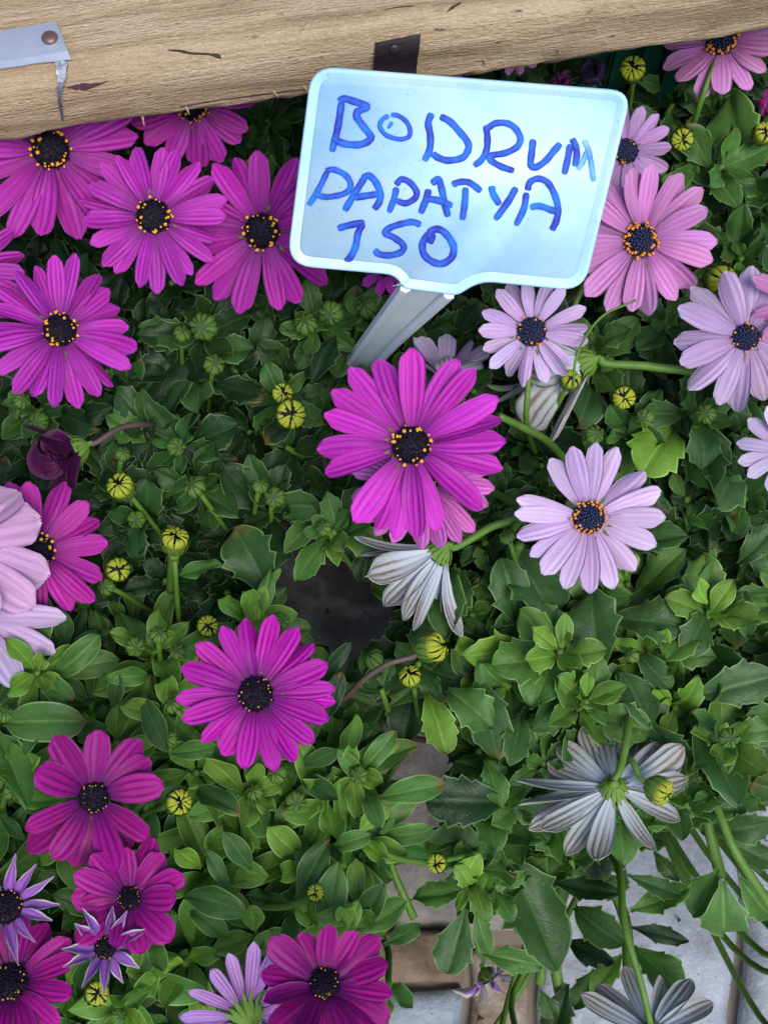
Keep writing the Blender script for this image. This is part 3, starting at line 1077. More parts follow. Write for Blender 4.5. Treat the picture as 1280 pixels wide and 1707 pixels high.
def petal_mesh(kind, seed):
    rg = np.random.default_rng(seed)
    ss = np.linspace(0, 1, 17)
    us = np.linspace(-1, 1, 11)
    droop = rg.uniform(0.05, 0.75)
    side = rg.uniform(-0.12, 0.12)
    twist = rg.uniform(-0.38, 0.38)
    cup = rg.uniform(-0.45, 0.30)
    if kind == 'curl':
        droop = rg.uniform(-6.0, -4.2)
    top, uvs = [], []
    y = z = x0 = 0.0
    pinch = kind == 'star'
    fw = rg.uniform(0.85, 1.1)
    for i, s in enumerate(ss):
        phi = 0.16 - droop * s ** 1.3
        if kind == 'curl':
            phi = 0.1 - droop * max(0, s - 0.30)
        if i:
            ds = s - ss[i - 1]
            y += ds * math.cos(phi); z += ds * math.sin(phi); x0 += ds * side * s
        if pinch:
            wd = 0.5 * (0.55 * math.sin(math.pi * min(1, s * 1.35)) ** 0.8 if s < 0.72 else 0) + 0.06
            wd = 0.5 * (np.interp(s, [0, .12, .35, .6, .78, .93, 1], [.35, .6, 1.0, .85, .38, .22, .05]))
        else:
            wd = 0.5 * np.interp(s, [0, .06, .2, .4, .6 * fw, .78 * fw, .9, .96, 1], [.30, .40, .66, .90, 1.0, .97, .78, .54, .20])
        tw = twist * s
        for u in us:
            xx = u * wd
            sl = s
            # three ridges, two grooves
            zz = 0.030 * math.cos(2 * math.pi * u * 1.5) * wd * (0.4 + s) * (1 - 0.5 * s ** 4)
            zz += cup * u * u * wd * 0.5
            if pinch:
                zz += 0.55 * abs(u) ** 1.5 * wd * min(1, s * 1.5)
            # blunt, slightly notched tip
            dy = 0.0
            if not pinch and s > 0.9:
                dy = 0.012 * math.cos(2 * math.pi * u * 1.5)
            xr = xx * math.cos(tw) - zz * math.sin(tw)
            zr = xx * math.sin(tw) + zz * math.cos(tw)
            top.append((x0 + xr, y + dy - zr * math.sin(phi), z + zr * math.cos(phi)))
            uvs.append((0.5 + u / 2, s))
    n, m = len(ss), len(us)
    v = np.array(top)
    # normals for thickness
    g = v.reshape(n, m, 3)
    du = np.gradient(g, axis=1); dv = np.gradient(g, axis=0)
    nr = np.cross(du, dv); nr /= np.linalg.norm(nr, axis=2, keepdims=True) + 1e-9
    bot = (g - nr * 0.006).reshape(-1, 3)
    nv = n * m
    faces = grid_faces(n, m) + grid_faces(n, m, nv, True)
    fm = [0] * (len(faces) // 2) + [1] * (len(faces) // 2)
    bd = [i * m for i in range(n)] + [(n - 1) * m + j for j in range(1, m)] + [i * m + m - 1 for i in range(n - 2, -1, -1)] + [j for j in range(m - 2, 0, -1)]
    for k in range(len(bd)):
        a, b = bd[k], bd[(k + 1) % len(bd)]
        faces.append((a, a + nv, b + nv, b)); fm.append(0)
    return mesh_from('petal_' + kind, np.vstack([v, bot]), faces, uvs + uvs, {'ray': [M['petal'], M['petal_back']], 'star': [M['petal_star'], M['petal_back']], 'both': [M['petal'], M['petal']], 'curl': [M['petal'], M['petal']]}[kind], fm)


PETAL = {k: [petal_mesh(k, 500 + 50 * j + i) for i in range(n)] for j, (k, n) in enumerate((('ray', 20), ('star', 8), ('curl', 8), ('both', 8)))}

ICO_V, ICO_F = [], []
_t = (1 + 5 ** .5) / 2
for a, b in ((1, _t), (-1, _t), (1, -_t), (-1, -_t)):
    ICO_V += [(a, b, 0), (0, a, b), (b, 0, a)]
ICO_V = np.array(ICO_V); ICO_V /= np.linalg.norm(ICO_V[0])
for i in range(12):
    for j in range(i + 1, 12):
        for k in range(j + 1, 12):
            d = [np.linalg.norm(ICO_V[p] - ICO_V[q]) for p, q in ((i, j), (j, k), (i, k))]
            if max(d) < 1.1:
                nrm = np.cross(ICO_V[j] - ICO_V[i], ICO_V[k] - ICO_V[i])
                ICO_F.append((i, j, k) if nrm.dot(ICO_V[i]) > 0 else (i, k, j))


def blobs(name, items, mat):
    """items: (x, y, z, rx, rz)"""
    V, Fs = [], []
    for (x, y, z, r, h) in items:
        o = len(V)
        for p in ICO_V:
            V.append((x + p[0] * r, y + p[1] * r, z + p[2] * h))
        Fs += [tuple(o + q for q in f) for f in ICO_F]
    return mesh_from(name, V, Fs, None, [mat])


def disc_set(kind, seed):
    """unit radius disc: floret dome + pollen ring"""
    rg = np.random.default_rng(seed)
    n = 105
    inner, pollen = [], []
    for i in range(n):
        r = math.sqrt((i + 0.5) / n)
        a = i * 2.399963
        zz = 0.30 * (1 - r * r) + 0.10 if kind != 'dark' else 0.22 * (1 - (r - .55) ** 2) + 0.08
        a += rg.uniform(-.12, .12)
        x, y = r * math.cos(a) * 0.95 + rg.uniform(-.03, .03), r * math.sin(a) * 0.95 + rg.uniform(-.03, .03)
        zz += rg.uniform(-.05, .06)
        sz = rg.uniform(0.062, 0.082)
        if r < 0.70 or kind == 'few':
            inner.append((x, y, zz, sz, sz * 1.5))
        else:
            inner.append((x, y, zz - 0.05, sz, sz * 1.2))
            p = {'dark': 0.62, 'blue': 0.95, 'orange': 1.0, 'pale': 0.30}[kind]
            if rg.random() < p:
                rr = rg.uniform(0.66, 1.03)
                sz = rg.uniform(0.045, 0.12)
                pollen.append((rr * math.cos(a), rr * math.sin(a), zz + rg.uniform(0.06, 0.16), sz, sz * 1.2))
    if kind == 'few':
        for i in range(16):
            a, rr = rg.uniform(0, 6.28), rg.uniform(0.6, 0.95)
            sz = rg.uniform(0.04, 0.06)
            pollen.append((rr * math.cos(a), rr * math.sin(a), 0.25 + rg.uniform(0, 0.1), sz, sz))
    fm = M['blue_floret'] if kind in ('blue', 'orange', 'pale') else M['dark_floret']
    pm = M['yellow_pollen'] if kind in ('dark', 'few') else M['orange_pollen']
    return blobs('disc_florets', inner, fm), blobs('pollen_ring', pollen, pm)


DISC = {k: [disc_set(k, 900 + 10 * j + i) for i in range(2)] for j, k in enumerate(('dark', 'blue', 'orange', 'pale', 'few'))}


def calyx_mesh(seed):
    """unit = disc radius; cup of pointed bracts below the rays, dark seat of the disc on top"""
    rg = np.random.default_rng(seed)
    V, Fs, fm = [], [], []
    rings = [(0.16, -1.5), (0.22, -1.2), (0.5, -0.95), (0.80, -0.55), (0.92, -0.18), (0.98, 0.0), (0.96, 0.12), (0.7, 0.22), (0.35, 0.27), (0.0, 0.28)]
    k = 18
    for r, z in rings:
        for i in range(k):
            a = 2 * math.pi * i / k
            V.append((r * math.cos(a), r * math.sin(a), z))
    for i in range(len(rings) - 1):
        for j in range(k):
            a, b = i * k + j, i * k + (j + 1) % k
            Fs.append((a, b, b + k, a + k)); fm.append(0 if i < 5 else 1)
    nb = 15
    for i in range(nb):
        a = 2 * math.pi * (i + rg.uniform(-.2, .2)) / nb
        ln = rg.uniform(0.9, 1.3)
        o = len(V)
        for s in (0, .3, .6, .85, 1):
            r = np.interp(s, [0, .3, .6, 1], [0.5, 0.92, 1.08, 1.30 * ln])
            z = np.interp(s, [0, .3, .6, 1], [-0.98, -0.58, -0.22, 0.02]) - 0.04
            wd = np.interp(s, [0, .3, .7, 1], [0.10, 0.17, 0.11, 0.01])
            for u in (-1, 0, 1):
                rr = r + (0.04 if u == 0 else 0)
                V.append((rr * math.cos(a) - u * wd * math.sin(a), rr * math.sin(a) + u * wd * math.cos(a), z - (0.04 if u == 0 else 0)))
        Fs += grid_faces(5, 3, o, True); fm += [0] * 8
    return mesh_from('flower_head', V, Fs, None, [M['calyx'], M['dark_disc']], fm)


CALYX = [calyx_mesh(i) for i in range(3)]


def bud_green(seed):
    rg = np.random.default_rng(seed)
    V, Fs = [], []
    k, rows = 28, 9
    for i in range(rows):
        th = math.pi * (0.10 + 0.88 * i / (rows - 1))
        for j in range(k):
            a = 2 * math.pi * j / k
            rib = 1 + 0.07 * abs(math.cos(a * 3.5)) * math.sin(th)
            r = math.sin(th) * rib * 0.95
            V.append((r * math.cos(a), r * math.sin(a), -math.cos(th) * (0.95 if i < 5 else 0.78) - (0.13 if i == rows - 1 else 0)))
    for i in range(rows - 1):
        for j in range(k):
            a, b = i * k + j, i * k + (j + 1) % k
            Fs.append((a, b, b + k, a + k))
    Fs.append(tuple(range(k))[::-1]); Fs.append(tuple((rows - 1) * k + j for j in range(k)))
    # overlapping bracts with free tips
    for i in range(12):
        a = 2 * math.pi * (i + rg.uniform(-.25, .25)) / 12
        o = len(V)
        fl = rg.uniform(-0.08, 0.16) if i % 2 else rg.uniform(-.08, .05)
        for s in (0, .25, .5, .75, 1):
            th = math.pi * (0.12 + (0.80 if i % 2 else 0.70) * s)
            r = math.sin(th) * (1.12 if i % 2 else 1.04) + fl * s * s
            z = -math.cos(th) * 0.92
            wd = np.interp(s, [0, .35, .75, 1], [0.16, 0.29, 0.20, 0.03])
            for u in (-1, 0, 1):
                rr = r + (0.07 if u == 0 else -0.02)
                V.append((rr * math.cos(a) - u * wd * math.sin(a), rr * math.sin(a) + u * wd * math.cos(a), z))
        Fs += grid_faces(5, 3, o)
    nb_ = 12 * 8
    return mesh_from('bud', V, Fs, None, [M['bud'], M['bud_core']], [1] * (len(Fs) - nb_) + [0] * nb_)


BUDG = [bud_green(i) for i in range(5)]


def bud_petals(seed, open_=0.25):
    """ring of short yellow-green rays, folded over a dark centre"""
    rg = np.random.default_rng(seed)
    V, Fs = [], []
    n = 13
    for i in range(n):
        a = 2 * math.pi * (i + rg.uniform(-.25, .25)) / n
        o = len(V)
        reach = rg.uniform(0.02, 0.62)
        lift = rg.uniform(0, 0.45) if seed % 2 else 0
        for s in np.linspace(0, 1, 6):
            r = np.interp(s, [0, .3, .6, .85, 1], [0.80, 0.98, 0.90, reach + .22, reach])
            z = np.interp(s, [0, .3, .6, .85, 1], [-0.1, 0.35, 0.72, 0.86, 0.80]) + lift * s * s
            wd = np.interp(s, [0, .3, .7, 1], [0.15, 0.22, 0.17, 0.04]) * (0.9 + 0.2 * (i % 3) / 2)
            for u in (-1, -.4, .4, 1):
                bul = 0.06 * (1 - u * u)
                V.append(((r + bul) * math.cos(a) - u * wd * math.sin(a), (r + bul) * math.sin(a) + u * wd * math.cos(a), z + bul))
        Fs += grid_faces(6, 4, o)
    return mesh_from('bud_petals', V, Fs, None, [M['bud_yellow']])


def bud_cup(seed):
    rg = np.random.default_rng(seed)
    V, Fs, fm = [], [], []
    k = 20
    rings = [(0.12, -1.0), (0.5, -0.9), (0.85, -0.5), (0.98, 0.0), (0.9, 0.3), (0.7, 0.5), (0.3, 0.6), (0, 0.62)]
    for r, z in rings:
        for i in range(k):
            a = 2 * math.pi * i / k
            V.append((r * math.cos(a), r * math.sin(a), z))
    for i in range(len(rings) - 1):
        for j in range(k):
            a, b = i * k + j, i * k + (j + 1) % k
            Fs.append((a, b, b + k, a + k)); fm.append(0 if i < 3 else (2 if i < 5 else 1))
    for i in range(13):
        a = 2 * math.pi * (i + rg.uniform(-.2, .2)) / 13
        o = len(V)
        ln = rg.uniform(0.7, 1.0)
        for s in (0, .3, .6, 1):
            r = np.interp(s, [0, .3, .6, 1], [0.5, 0.92, 1.10, 1.13])
            z = np.interp(s, [0, .3, .6, 1], [-0.95, -0.5, 0.05, 0.48 * ln])
            wd = np.interp(s, [0, .3, .7, 1], [0.12, 0.18, 0.12, 0.01])
            for u in (-1, 0, 1):
                rr = r + (0.04 if u == 0 else 0)
                V.append((rr * math.cos(a) - u * wd * math.sin(a), rr * math.sin(a) + u * wd * math.cos(a), z))
        Fs += grid_faces(4, 3, o); fm += [0] * 6
    return mesh_from('bud', V, Fs, None, [M['bud'], M['dark_disc'], M['bud_shade']], fm)


BUDP = [bud_petals(i) for i in range(5)]
BUDC = [bud_cup(i) for i in range(3)]

# ================================================================== PLANTS AND POTS
def pot_mesh(r, h, mat):
    prof = [(0.0, 0.004), (r * 0.70, 0.004), (r * 0.72, 0.012), (r * 0.90, h * 0.80), (r * 0.91, h * 0.82), (r, h * 0.82), (r * 1.01, h - 0.002), (r * 0.995, h), (r * 0.95, h), (r * 0.94, h - 0.004), (r * 0.90, h * 0.84), (r * 0.86, h * 0.70)]
    k = 40
    V, Fs = [], []
    for rr, z in prof:
        for i in range(k):
            a = 2 * math.pi * i / k
            V.append((rr * math.cos(a), rr * math.sin(a), z))
    for i in range(len(prof) - 1):
        for j in range(k):
            a, b = i * k + j, i * k + (j + 1) % k
            Fs.append((a, b, b + k, a + k))
    return mesh_from('flower_pot', V, Fs, None, [mat])


def soil_mesh(r, h):
    k, m = 36, 8
    V, Fs = [], []
    for i in range(m + 1):
        for j in range(k):
            a = 2 * math.pi * j / k
            rr = r * i / m
            V.append((rr * math.cos(a), rr * math.sin(a), h + random.uniform(-.002, .002)))
    for i in range(m):
        for j in range(k):
            a, b = i * k + j, i * k + (j + 1) % k
            Fs.append((a, a + k, b + k, b))
    return mesh_from('soil', V, Fs, None, [M['soil']])


STONE_TOP = 0.016


class Plant:
    def __init__(self, name, label, base_px, pot_r, pot_h, pot_mat, pot_label, lean=0.0):
        b = P(base_px[0], base_px[1], STONE_TOP + pot_h * 0.8)
        self.base = Vector((b.x, b.y, STONE_TOP + pot_h * 0.8))
        self.root = empty(name, self.base)
        tag(self.root, label, 'plant', 'flowering plants in pots')
        pot = obj('flower_pot', pot_mesh(pot_r, pot_h, M[pot_mat]), None, Matrix.Translation((b.x, b.y, STONE_TOP - 0.003)))
        tag(pot, pot_label, 'pot', 'pots under the plants')
        obj('soil', soil_mesh(pot_r * 0.885, pot_h * 0.80), pot, Matrix.Translation((b.x, b.y, STONE_TOP - 0.003)))
        self.pr = pot_r
        self.leaves = []

    def rootpoint(self, toward):
        d = Vector((toward.x - self.base.x, toward.y - self.base.y, 0))
        if d.length > self.pr * 0.6:
            d = d.normalized() * self.pr * 0.6
        return self.base + d * 0.7 + Vector((0, 0, -0.004))

    def stem(self, p, direction, r0=0.0016, mat='stem', ctrl=None, root=True):
        pts = [p]
        if ctrl:
            pts += ctrl
            last = ctrl[-1]
        else:
            last = p
            L = max(0.02, (p - self.base).length * 0.35)
            pts.append(p + Vector(direction).normalized() * L)
        if root:
            rp = self.rootpoint(pts[-1])
            pts.append(pts[-1].lerp(rp, 0.45) + Vector((random.uniform(-.012, .012), random.uniform(-.012, .012), random.uniform(-.018, 0))))
            pts.append(rp)
        obj('stem', tube_mesh('stem', pts, [r0 * .85, r0, r0 * 1.1, r0 * 1.35], M[mat], 7, 5), self.root)

    def leaf(self, base, tip, up, kind, width=1.0, color=(0.06, 0.14, 0.03), hand=False):
        self.leaves.append((Vector(base), Vector(tip), Vector(up), kind, width, color, hand))

    def finish(self):
        # keep the 295 that show largest as single leaves; the lowest remainder becomes one mass
        def size(l):
            return (1 if l[6] else 0, l[1].z + 2.0 * (l[1] - l[0]).length)
        self.leaves.sort(key=size, reverse=True)
        rest_v, rest_f, rest_uv, rest_c, off = [], [], [], [], 0
        for i, (b, t, up, kind, wd, c, hand) in enumerate(self.leaves):
            L = (t - b).length
            if L < 0.003:
                continue
            if not hand and any(gap_near(*proj(b.lerp(t, f)), 0) for f in (0.5, 0.85)):
                continue
            me = random.choice(LEAF[kind])
            mx = frame(b, t - b, up, L * wd, L, L)
            if i < 295:
                obj('leaf', me, self.root, mx, (*c, 1))
            else:
                v = np.empty(len(me.vertices) * 3); me.vertices.foreach_get('co', v)
                v = v.reshape(-1, 3)
                mm = np.array(mx)
                rest_v.append(v @ mm[:3, :3].T + mm[:3, 3])
                rest_f += [tuple(off + q for q in p.vertices) for p in me.polygons]
                uvl = np.zeros((len(me.vertices), 2))
                for lp, d in zip(me.loops, me.uv_layers[0].data):
                    uvl[lp.vertex_index] = d.uv
                rest_uv.append(uvl)
                rest_c.append(np.tile(np.array([*c, random.random()]), (len(v), 1)))
                off += len(v)
        if rest_v:
            me = mesh_from('lower_leaves', np.vstack(rest_v), rest_f, np.vstack(rest_uv), [M['leaf_mass']])
            at = me.attributes.new('tint', 'FLOAT_COLOR', 'POINT')
            at.data.foreach_set('color', np.vstack(rest_c).astype(np.float32).ravel())
            o = obj('lower_leaves', me, self.root)
            o['kind'] = 'stuff'


def jit(c, k=0.18):
    f = 1 + random.uniform(-k, k)
    return tuple(max(0.0, x * f * (1 + random.uniform(-k, k) * .35)) for x in c)


def flower(plant, px, py, R, color, n=18, z=0.30, tilt=(0, 0), N=None, disc='dark', dr=0.22, wf=1.0, elev=6, kind='ray',
           streak=0.7, angles=None, layers=2, stem=True, ctrl=None, lenj=0.09, elevj=7, mat='stem', start=None, cull=None, curl_mix=0):
    c = P(px, py, z)
    toc = (CP - c).normalized()
    if N is None:
        N = (toc + CR * tilt[0] + CU * tilt[1]).normalized()
    else:
        N = (CR * N[0] + CU * N[1] + toc * N[2]).normalized()
    s = depth(c) / F
    Rw = R * s
    rd = Rw * dr
    X = (CR - N * CR.dot(N))
    if X.length < 0.2:
        X = CU - N * CU.dot(N)
    X.normalize()
    Y = N.cross(X)
    base = Matrix(((X.x, Y.x, N.x, c.x), (X.y, Y.y, N.y, c.y), (X.z, Y.z, N.z, c.z), (0, 0, 0, 1)))
    head = obj('flower_head', random.choice(CALYX), plant.root, base @ Matrix.Scale(rd * 0.93, 4))
    if disc:
        dm = random.choice(DISC[disc])
        rot = Matrix.Rotation(random.uniform(0, 6.28), 4, 'Z')
        d_ = obj('disc_florets', dm[0], head, base @ rot @ Matrix.Scale(rd, 4))
        d_ = obj('pollen_ring', dm[1], head, base @ rot @ Matrix.Scale(rd, 4))
    if angles is None:
        a0 = random.uniform(0, 360) if start is None else start
        angles = [(a0 + 360 * (i + random.uniform(-.22, .22)) / n, 1, 1) for i in range(n)]
    for i, a in enumerate(angles):
        if not isinstance(a, tuple): a = (a, 1, 1)
        if cull and cull[0] <= (a[0] % 360) <= cull[1]:
            continue
        th = math.radians(a[0])
        lay = i % layers
        e = math.radians(elev + (a[3] if len(a) > 3 else 0) + random.uniform(-elevj, elevj) - lay * 6)
        r = X * math.cos(th) + Y * math.sin(th)
        d = r * math.cos(e) + N * math.sin(e)
        nh = N * math.cos(e) - r * math.sin(e)
        L = (Rw - rd * 0.75) * a[1] * (1 + random.uniform(-lenj, lenj))
        wd = (2 * math.pi * Rw * 0.55 / max(len(angles), 12)) * 1.30 * wf * a[2] * random.uniform(0.92, 1.08)
        kk = kind
        if curl_mix and random.random() < curl_mix: kk = 'curl'
        pos = c + r * rd * 0.72 - N * rd * (0.05 + 0.16 * lay + 0.02 * (i % 3))
        roll = random.uniform(-.16, .16)
        nh = nh + d.cross(nh) * roll
        obj('petal', random.choice(PETAL[kk]), head, frame(pos, d, nh, wd, L, L), (*jit(color, 0.15), streak * random.uniform(.7, 1.2)))
    if stem:
        p0 = c - N * rd * 1.3
        plant.stem(p0, -N, max(0.0012, Rw * 0.05), mat, ctrl)
    return c


def bud(plant, px, py, r, typ='G', z=0.27, tilt=(0, 0), N=None, stem=True, ctrl=None, mat='stem'):
    c = P(px, py, z)
    toc = (CP - c).normalized()
    if N is None:
        N = (toc + CR * (tilt[0] + random.uniform(-.55, .55)) + CU * (tilt[1] + random.uniform(-.25, .6))).normalized()
    else:
        N = (CR * N[0] + CU * N[1] + toc * N[2]).normalized()
    rw = r * depth(c) / F * (0.84 if typ == 'Y' else 0.95) * random.uniform(.92, 1.08)
    mx = frame(c, N.orthogonal(), N, rw, rw, rw) @ Matrix.Rotation(random.uniform(0, 6.28), 4, 'Z')
    if typ == 'G':
        obj('bud', random.choice(BUDG), plant.root, mx)
    else:
        h = obj('bud', random.choice(BUDC), plant.root, mx)
        obj('bud_petals', random.choice(BUDP), h, mx)
    if stem:
        plant.stem(c - N * rw * 0.8, -N + Vector((0, 0, -.6)), 0.0012, mat, ctrl)
    return c


def shoot(plant, px, py, z=0.24, n=11, size=0.034, kind='S', color=(0.07, 0.16, 0.035), young=(0.13, 0.26, 0.05), tilt=None, center=0.35, wide=1.0, stem=True):
    """leafy tip: spiral of leaves, small bright ones in the middle"""
    p = P(px, py, z)
    out = Vector((p.x - plant.base.x, p.y - plant.base.y, 0))
    A = (Vector((0, 0, 1)) + out * 2.2 + (CP - p).normalized() * 0.35 + Vector((random.uniform(-.5, .5), random.uniform(-.5, .5), 0))).normalized()
    X = A.orthogonal().normalized()
    Y = A.cross(X)
    a0 = random.uniform(0, 6.28)
    for i in range(n):
        f = (i + 0.5) / n
        a = a0 + i * 2.399963 + random.uniform(-.25, .25)
        L = size * (center + (1 - center) * f ** 0.8) * random.uniform(0.8, 1.15)
        el = math.radians(70 - 62 * f ** 0.75 + random.uniform(-12, 12))
        r = X * math.cos(a) + Y * math.sin(a)
        d = r * math.cos(el) + A * math.sin(el)
        b = p - A * (0.028 * f + random.uniform(0, .003)) * size / 0.034 + r * 0.0015
        up = A * math.cos(el) - r * math.sin(el)
        up = up + d.cross(up) * random.uniform(-.35, .35)
        c = tuple(y * (1 - f) + o * f for y, o in zip(young, color))
        kd = 'Y' if (f < 0.3) else kind
        plant.leaf(b, b + d * L, up, kd, wide, jit(c))
    if stem:
        plant.stem(p - A * 0.006, -A, 0.0015)
    return p


def leafpx(plant, bx, by, tx, ty, kind='T', width=1.0, zb=0.23, zt=0.24, color=(0.07, 0.16, 0.035), roll=0.0):
    width = 1 + (width - 1) * 0.7
    b, t = P(bx, by, zb), P(tx, ty, zt)
    toc = (CP - b).normalized()
    up = (toc * 0.75 + Vector((0, 0, 0.5)))
    d = (t - b).normalized()
    up = up + d.cross(up) * (roll + random.uniform(-.2, .2))
    plant.leaf(b, t, up, kind, width, jit(color, 0.1), True)

# ================================================================== THE PLANTS
MAG, LIL, PNK, DRK = (0.50, 0.030, 0.43), (0.64, 0.42, 0.76), (0.66, 0.24, 0.60), (0.33, 0.005, 0.21)
PALE, MAR, VIO, GRY = (0.70, 0.46, 0.70), (0.075, 0.005, 0.055), (0.36, 0.13, 0.52), (0.64, 0.64, 0.58)
DKL, MDL, BRL, YNG = (0.012, 0.040, 0.013), (0.036, 0.098, 0.023), (0.074, 0.180, 0.040), (0.160, 0.310, 0.045)  # DKL: dark leaf green, lowered further to carry the upper-left shade
DUS = (0.050, 0.120, 0.038)

pA = Plant('daisy_plant', 'plant with bright magenta yellow-ringed daisies growing under the wooden plank', (215, 620), 0.065, 0.115, 'pot_black', 'black pot under the magenta daisies by the wooden plank')
pB = Plant('daisy_plant', 'plant carrying the largest magenta daisy, its petals overlapping the sign stake', (610, 690), 0.055, 0.11, 'pot_black', 'black pot under the largest magenta daisy')
pC = Plant('daisy_plant', 'plant with pale lilac blue-centred daisies below the sign corner', (1010, 640), 0.06, 0.115, 'terracotta', 'brown pot under the blue-centred lilac daisies')
pD = Plant('daisy_plant', 'leafy toothed plant trailing over pale paving, daisies showing silvery petal backs', (1045, 1190), 0.056, 0.125, 'terracotta', 'red-brown pot whose rim shows among broad toothed leaves')
pE = Plant('daisy_plant', 'plant with dark magenta daisies and narrow smooth pale-edged leaves', (250, 1400), 0.07, 0.115, 'pot_black', 'black pot under the dark magenta daisies')
pF = Plant('daisy_plant', 'plant with pale pink drooping daisies overlapping a darker magenta one', (-190, 1000), 0.05, 0.115, 'pot_black', 'black pot under the pale pink daisies')
pG = Plant('daisy_plant', 'plant with mid pink orange-ringed daisies beside the sign edge', (1190, 300), 0.06, 0.115, 'pot_black', 'black pot under the pink orange-ringed daisies')
pH = Plant('daisy_plant', 'shaded plant with small pink daisies behind the sign top', (800, 190), 0.05, 0.115, 'pot_black', 'black pot in the shade behind the sign')
pI = Plant('daisy_plant', 'plant with spiky violet white-tipped daisies beside the dark magenta ones', (-60, 1620), 0.05, 0.115, 'pot_black', 'black pot under the spiky violet daisies')

# ---- magenta plant, upper left
flower(pA, 85, 250, 152, MAG, 17, 0.307, (0.05, 0.05), dr=0.22, elev=4, start=8)
flower(pA, 322, 175, 104, MAG, 15, 0.292, (0.1, -0.25), dr=0.26, wf=1.1, start=3)
flower(pA, 256, 361, 122, (0.50, 0.032, 0.46), 21, 0.312, (0.08, 0.1), dr=0.25, wf=1.15, elev=3, start=14)
flower(pA, 437, 385, 135, (0.44, 0.020, 0.37), 17, 0.296, (-0.1, -0.05), dr=0.235, wf=1.05, elev=2)
flower(pA, 100, 551, 126, (0.50, 0.03, 0.46), 21, 0.306, (0.05, 0.18), dr=0.235, wf=1.12, elev=4)
flower(pA, -62, 446, 104, MAG, 18, 0.300, (0, 0), dr=0.24, wf=1.1)
flower(pA, 62, 918, 125, (0.50, 0.022, 0.36), 16, 0.282, (0.05, 0), dr=0.24, elev=5, wf=1.0)
flower(pA, 640, 452, 42, MAG, 9, 0.275, (0, -.2), dr=0.25, disc=None)
# wilted, rolled-up head
flower(pA, 122, 752, 104, MAR, 10, 0.286, N=(-0.80, -0.36, 0.30), disc=None, dr=0.24, elev=50, elevj=26, kind='both', curl_mix=0.5, wf=1.0, lenj=.3, streak=0.25, mat='stem_brown',
       ctrl=[P(160, 738, .284), P(205, 712, .28), P(250, 708, .262)])
# ---- the largest magenta daisy
ANG7 = [(88, 1.0, 1.15), (110, .98, 1.0), (62, 1.02, 1.2), (128, 1.02, 1.05), (50, 1.02, .9), (145, 1.0, 1.1), (28, 1.02, 1.12), (160, 1.0, 1.0), (16, 1.0, .9), (182, 1.0, 1.15),
        (2, 1.0, 1.1), (196, 1.02, 1.0), (-16, 1.02, 1.0), (234, .98, 1.15), (-42, 1.0, 1.15), (248, .98, .95), (-72, .95, 1.0), (260, .98, .85), (-88, 1.0, 1.05)]
flower(pB, 685, 742, 160, (0.58, 0.030, 0.50), n=19, z=0.322, tilt=(0, 0.03), angles=ANG7, dr=0.215, elev=5, wf=1.06, lenj=0.03, elevj=3)
flower(pB, 704, 800, 122, (0.60, 0.12, 0.50), 20, 0.292, (0, -0.05), dr=0.24, wf=1.1)
# silvery half-closed head seen from its side
flower(pB, 728, 926, 142, (0.75, 0.78, 0.9), z=0.268, N=(-0.62, -0.62, -0.38), disc=None, dr=0.17, elev=58, elevj=10, wf=0.75, angles=[0, 30, 62, 90, 115, 140, 165, 190, 215, 255, 300, 340], streak=0.1,
       ctrl=[P(760, 912, .27), P(815, 880, .27), P(868, 848, .262)])
# ---- lilac plant, right
flower(pC, 886, 553, 92, LIL, 17, 0.305, (0, 0.05), dr=0.29, disc='pale', wf=0.98, streak=0.22, ctrl=[P(880, 640, .295), P(880, 720, .27)])
ANG20 = [(103, 1, 1), (122, .98, 1.02), (84, 1.02, 1.0), (68, 1.02, .92), (165, 1, .9), (40, 1.0, 1.0), (176, 1.0, .95), (20, 1.05, 1.0), (194, 1.0, 1.0), (0, 1.04, 1.0), (213, .95, .85), (-22, .98, 1.0),
         (232, 1.0, 1.0), (-50, .98, 1.0), (252, 1.04, 1.0), (-71, 1.0, 1.0), (272, 1.02, 1.0)]
flower(pC, 981, 863, 124, (0.70, 0.46, 0.80), z=0.306, tilt=(0, 0.02), angles=ANG20, disc='orange', dr=0.235, wf=1.04, streak=0.2, lenj=0.02, elevj=3, elev=5, ctrl=[P(890, 850, .29), P(840, 900, .24)])
flower(pC, 1243, 562, 122, (0.60, 0.40, 0.70), 16, 0.300, (0.08, 0.05), dr=0.20, disc='pale', wf=1.1, streak=0.25)
flower(pC, 1362, 505, 110, PNK, 14, 0.318, (-0.1, 0), dr=0.2, wf=0.9, streak=0.2)
flower(pC, 1312, 752, 80, (0.66, 0.50, 0.82), 14, 0.300, (0, 0), dr=0.25, disc='blue', wf=0.95, streak=0.1)
flower(pC, 745, 622, 88, (0.46, 0.34, 0.56), z=0.262, N=(0.05, 0.85, 0.35), disc=None, dr=0.2, elev=46, angles=[10, 50, 90, 130, 170, 210, 260, 310], streak=0.25, wf=1.0)
flower(pC, 968, 606, 150, GRY, z=0.272, N=(-0.84, -0.28, -0.30), disc=None, dr=0.17, elev=50, elevj=9, wf=1.0, angles=[10, 50, 95, 140, 180, 215, 250, 290, 330], streak=0.1,
       ctrl=[P(1010, 606, .274), P(1090, 612, .272), P(1172, 634, .262)])
flower(pC, 900, 640, 100, GRY, z=0.248, N=(-0.35, -0.75, -0.2), disc=None, dr=0.2, elev=48, angles=[40, 100, 150, 200, 260, 320], streak=0.15)
